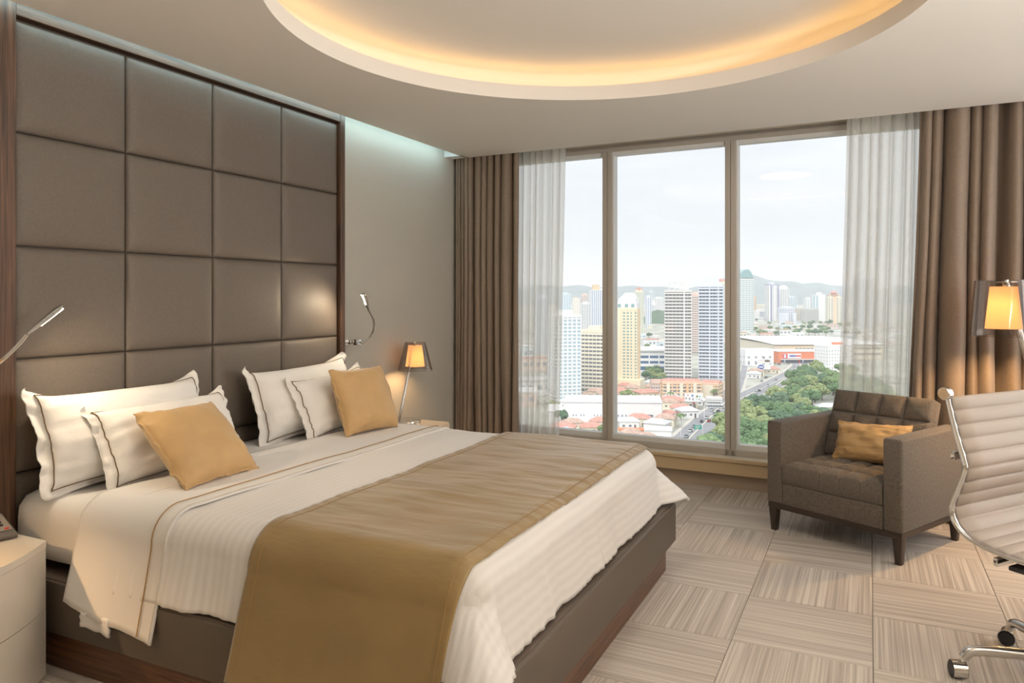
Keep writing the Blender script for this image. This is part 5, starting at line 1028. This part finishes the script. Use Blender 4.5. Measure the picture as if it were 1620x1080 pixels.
# far low buildings
lw = [M['white'], M['cream'], M['pink'], M['concrete'], M['paleblue']]; lr = [M['greyroof'], M['redtile'], M['rust'], M['white'], M['concrete']]
ll = ['white', 'cream', 'pinkish', 'grey', 'pale blue']
for (x, y, w, d, h, rot, ri, z_) in LOWS:
    lab = 'small %s low-rise building %s' % (ll[ri], LZONE[z_])
    o = thing('low_building', lab, 'building', (x, y, GZ), rot, lab)
    part('wall', B().box((0, 0, h/2), (w, d, h)), lw[ri], o, smooth=False); part('roof', B().box((0, 0, h+.3), (w*1.05, d*1.05, .9)), lr[(ri*3+int(x)) % 5], o, smooth=False)
    b = B(); n = max(2, int(w/6))
    for k in range(n): b.box((-w/2+w*(k+.5)/n, -d/2-.05, h*.55), (w/n*.55, .3, h*.28))
    part('windows', b, M['grey'], o, smooth=False)
# trees
def crown(seed):
    rr = random.Random(seed); b = B()
    for k in range(15):
        a = rr.uniform(0, 2*PI); q = rr.uniform(0, 1)**.6*4.0; z = 6.6+rr.uniform(-1.9, 2.6)*(1-q/6); r = rr.uniform(1.5, 2.7)*(1-q*.04)
        g = bmesh.ops.create_icosphere(b.bm, subdivisions=3, radius=r)
        for v in g['verts']:
            n = v.co.normalized(); v.co = n*(r*(1+.25*nz(n.x*3+k, n.y*3+seed, n.z*3)+.16*nz(n.x*8+k, n.y*8, n.z*8+seed)+.13*rr.uniform(-1, 1))); v.co.z *= .8
            v.co += Vector((q*math.cos(a), q*math.sin(a), z))
    return b
tc_ = [[crown(s*3+i).mesh('crown', M['leaf%d' % i], False) for s in range(3)] for i in range(4)]
tt = B().tube([(0, 0, 0), (.1, 0, 2.5), (0, .1, 5.5), (.3, 0, 7)], [.42, .34, .26, .15], 7).mesh('trunk', M['bark'])
tl = ['deep green', 'mid green', 'dark bluish green', 'light yellow-green']
for i, (x, y, s, k, z_) in enumerate(TREES):
    lab = '%s %s' % (tl[k], TZONE[z_])
    o = thing('tree', lab, 'tree', (x, y, GZ), R.uniform(0, 6), lab); o.scale = (s, s, s*R.uniform(.85, 1.1))
    link('crown', tc_[k][i % 3], o); link('trunk', tt, o)
x, y, rot, w, d, h = KNOLL
b = B()
g = b.grid(lambda u, v: Vector(((u-.5)*110, (v-.5)*120, 42*math.sin(PI*u)**.7*math.sin(PI*v)**.7*(.85+.3*nz(u*7, v*7)))), 30, 16)
kn = one('forest_knoll', b, M['leaf2'], 'dark green wooded knoll behind the unfinished tower', 'hill', (x, y, GZ), (0, 0, rot), smooth=False)
for (x, y) in PALMS:
    o = thing('palm_tree', 'tall palm tree along the street below', 'palm', (x, y, GZ), R.uniform(0, 6), 'street palms')
    part('trunk', B().tube([(0, 0, 0), (.2, 0, 4), (.1, 0, 8)], [.3, .22, .18], 7), M['bark'], o)
    b = B()
    for k in range(13):
        a = k*2*PI/13; up = .6 if k % 2 else .1; pv = None
        for q in range(5):
            t_ = q/4; r_ = 3.4*t_; z = 8+up*2.2*t_-2.6*t_*t_; wd = .55*math.sin(PI*(.15+.8*t_)); c, s_ = math.cos(a), math.sin(a)
            cur = [b.bm.verts.new((r_*c-s_*wd*e, r_*s_+c*wd*e, z-.25*abs(e))) for e in (-1, 0, 1)]
            if pv:
                for e in (0, 1): b.bm.faces.new((pv[e], pv[e+1], cur[e+1], cur[e]))
            pv = cur
    part('fronds', b, M['leaf1'], o, smooth=False)
# cars and street lamps
cc = [('white', mat('car_white', (.75, .75, .75), .3)), ('dark grey', mat('car_dark', (.08, .085, .09), .3)), ('silver', mat('car_silver', (.45, .46, .48), .3, metal=.4)), ('red', mat('car_red', (.5, .05, .05), .3)), ('yellow', mat('car_yellow', (.75, .55, .08), .3))]
def car_mesh(m):
    b = B(); b.box((0, 0, .62), (4.4, 1.8, .62), .14); 
    return b.mesh('body', m)
cab = B().box((-.2, 0, 1.17), (2.5, 1.6, .6), .1).mesh('cabin', M['carwin'])
whl = B().cyl((0, 0, -.1), .34, .2, 12).mesh('wheel', M['tyre'])
cbm = [car_mesh(m) for _, m in cc]
P0 = [Vector((x, y)) for x, y in ROADS[0][0]]
for i, (x, y) in enumerate(CARS):
    k = [0, 2, 1, 0, 3, 2, 0, 1, 0, 2, 4, 0][i % 12]
    lab = '%s car on the roads below the window' % cc[k][0]
    j = min(range(len(P0)-1), key=lambda q: ((P0[q]+P0[q+1])/2-Vector((x, y))).length); dd = P0[j+1]-P0[j]
    o = thing('car', lab, 'car', (x, y, GZ+.2), math.atan2(dd.y, dd.x)+R.uniform(-.08, .08), lab)
    link('body', cbm[k], o); link('cabin', cab, o)
    for sx in (-1.35, 1.35):
        for sy in (-.85, .85): link('wheel', whl, o, (sx, sy, .34), (PI/2, 0, 0))
for (x, y) in LAMPS:
    o = thing('street_lamp', 'thin white street lamp post along the roads below', 'street lamp', (x, y, GZ), R.uniform(0, 6), 'street lamps')
    part('pole', B().tube([(0, 0, 0), (0, 0, 8.5), (.4, 0, 9.2), (1.6, 0, 9.4)], [.16, .12, .1, .08], 7), M['white'], o); part('lamp_head', B().box((1.9, 0, 9.4), (.8, .3, .16), .03), M['greyroof'], o)
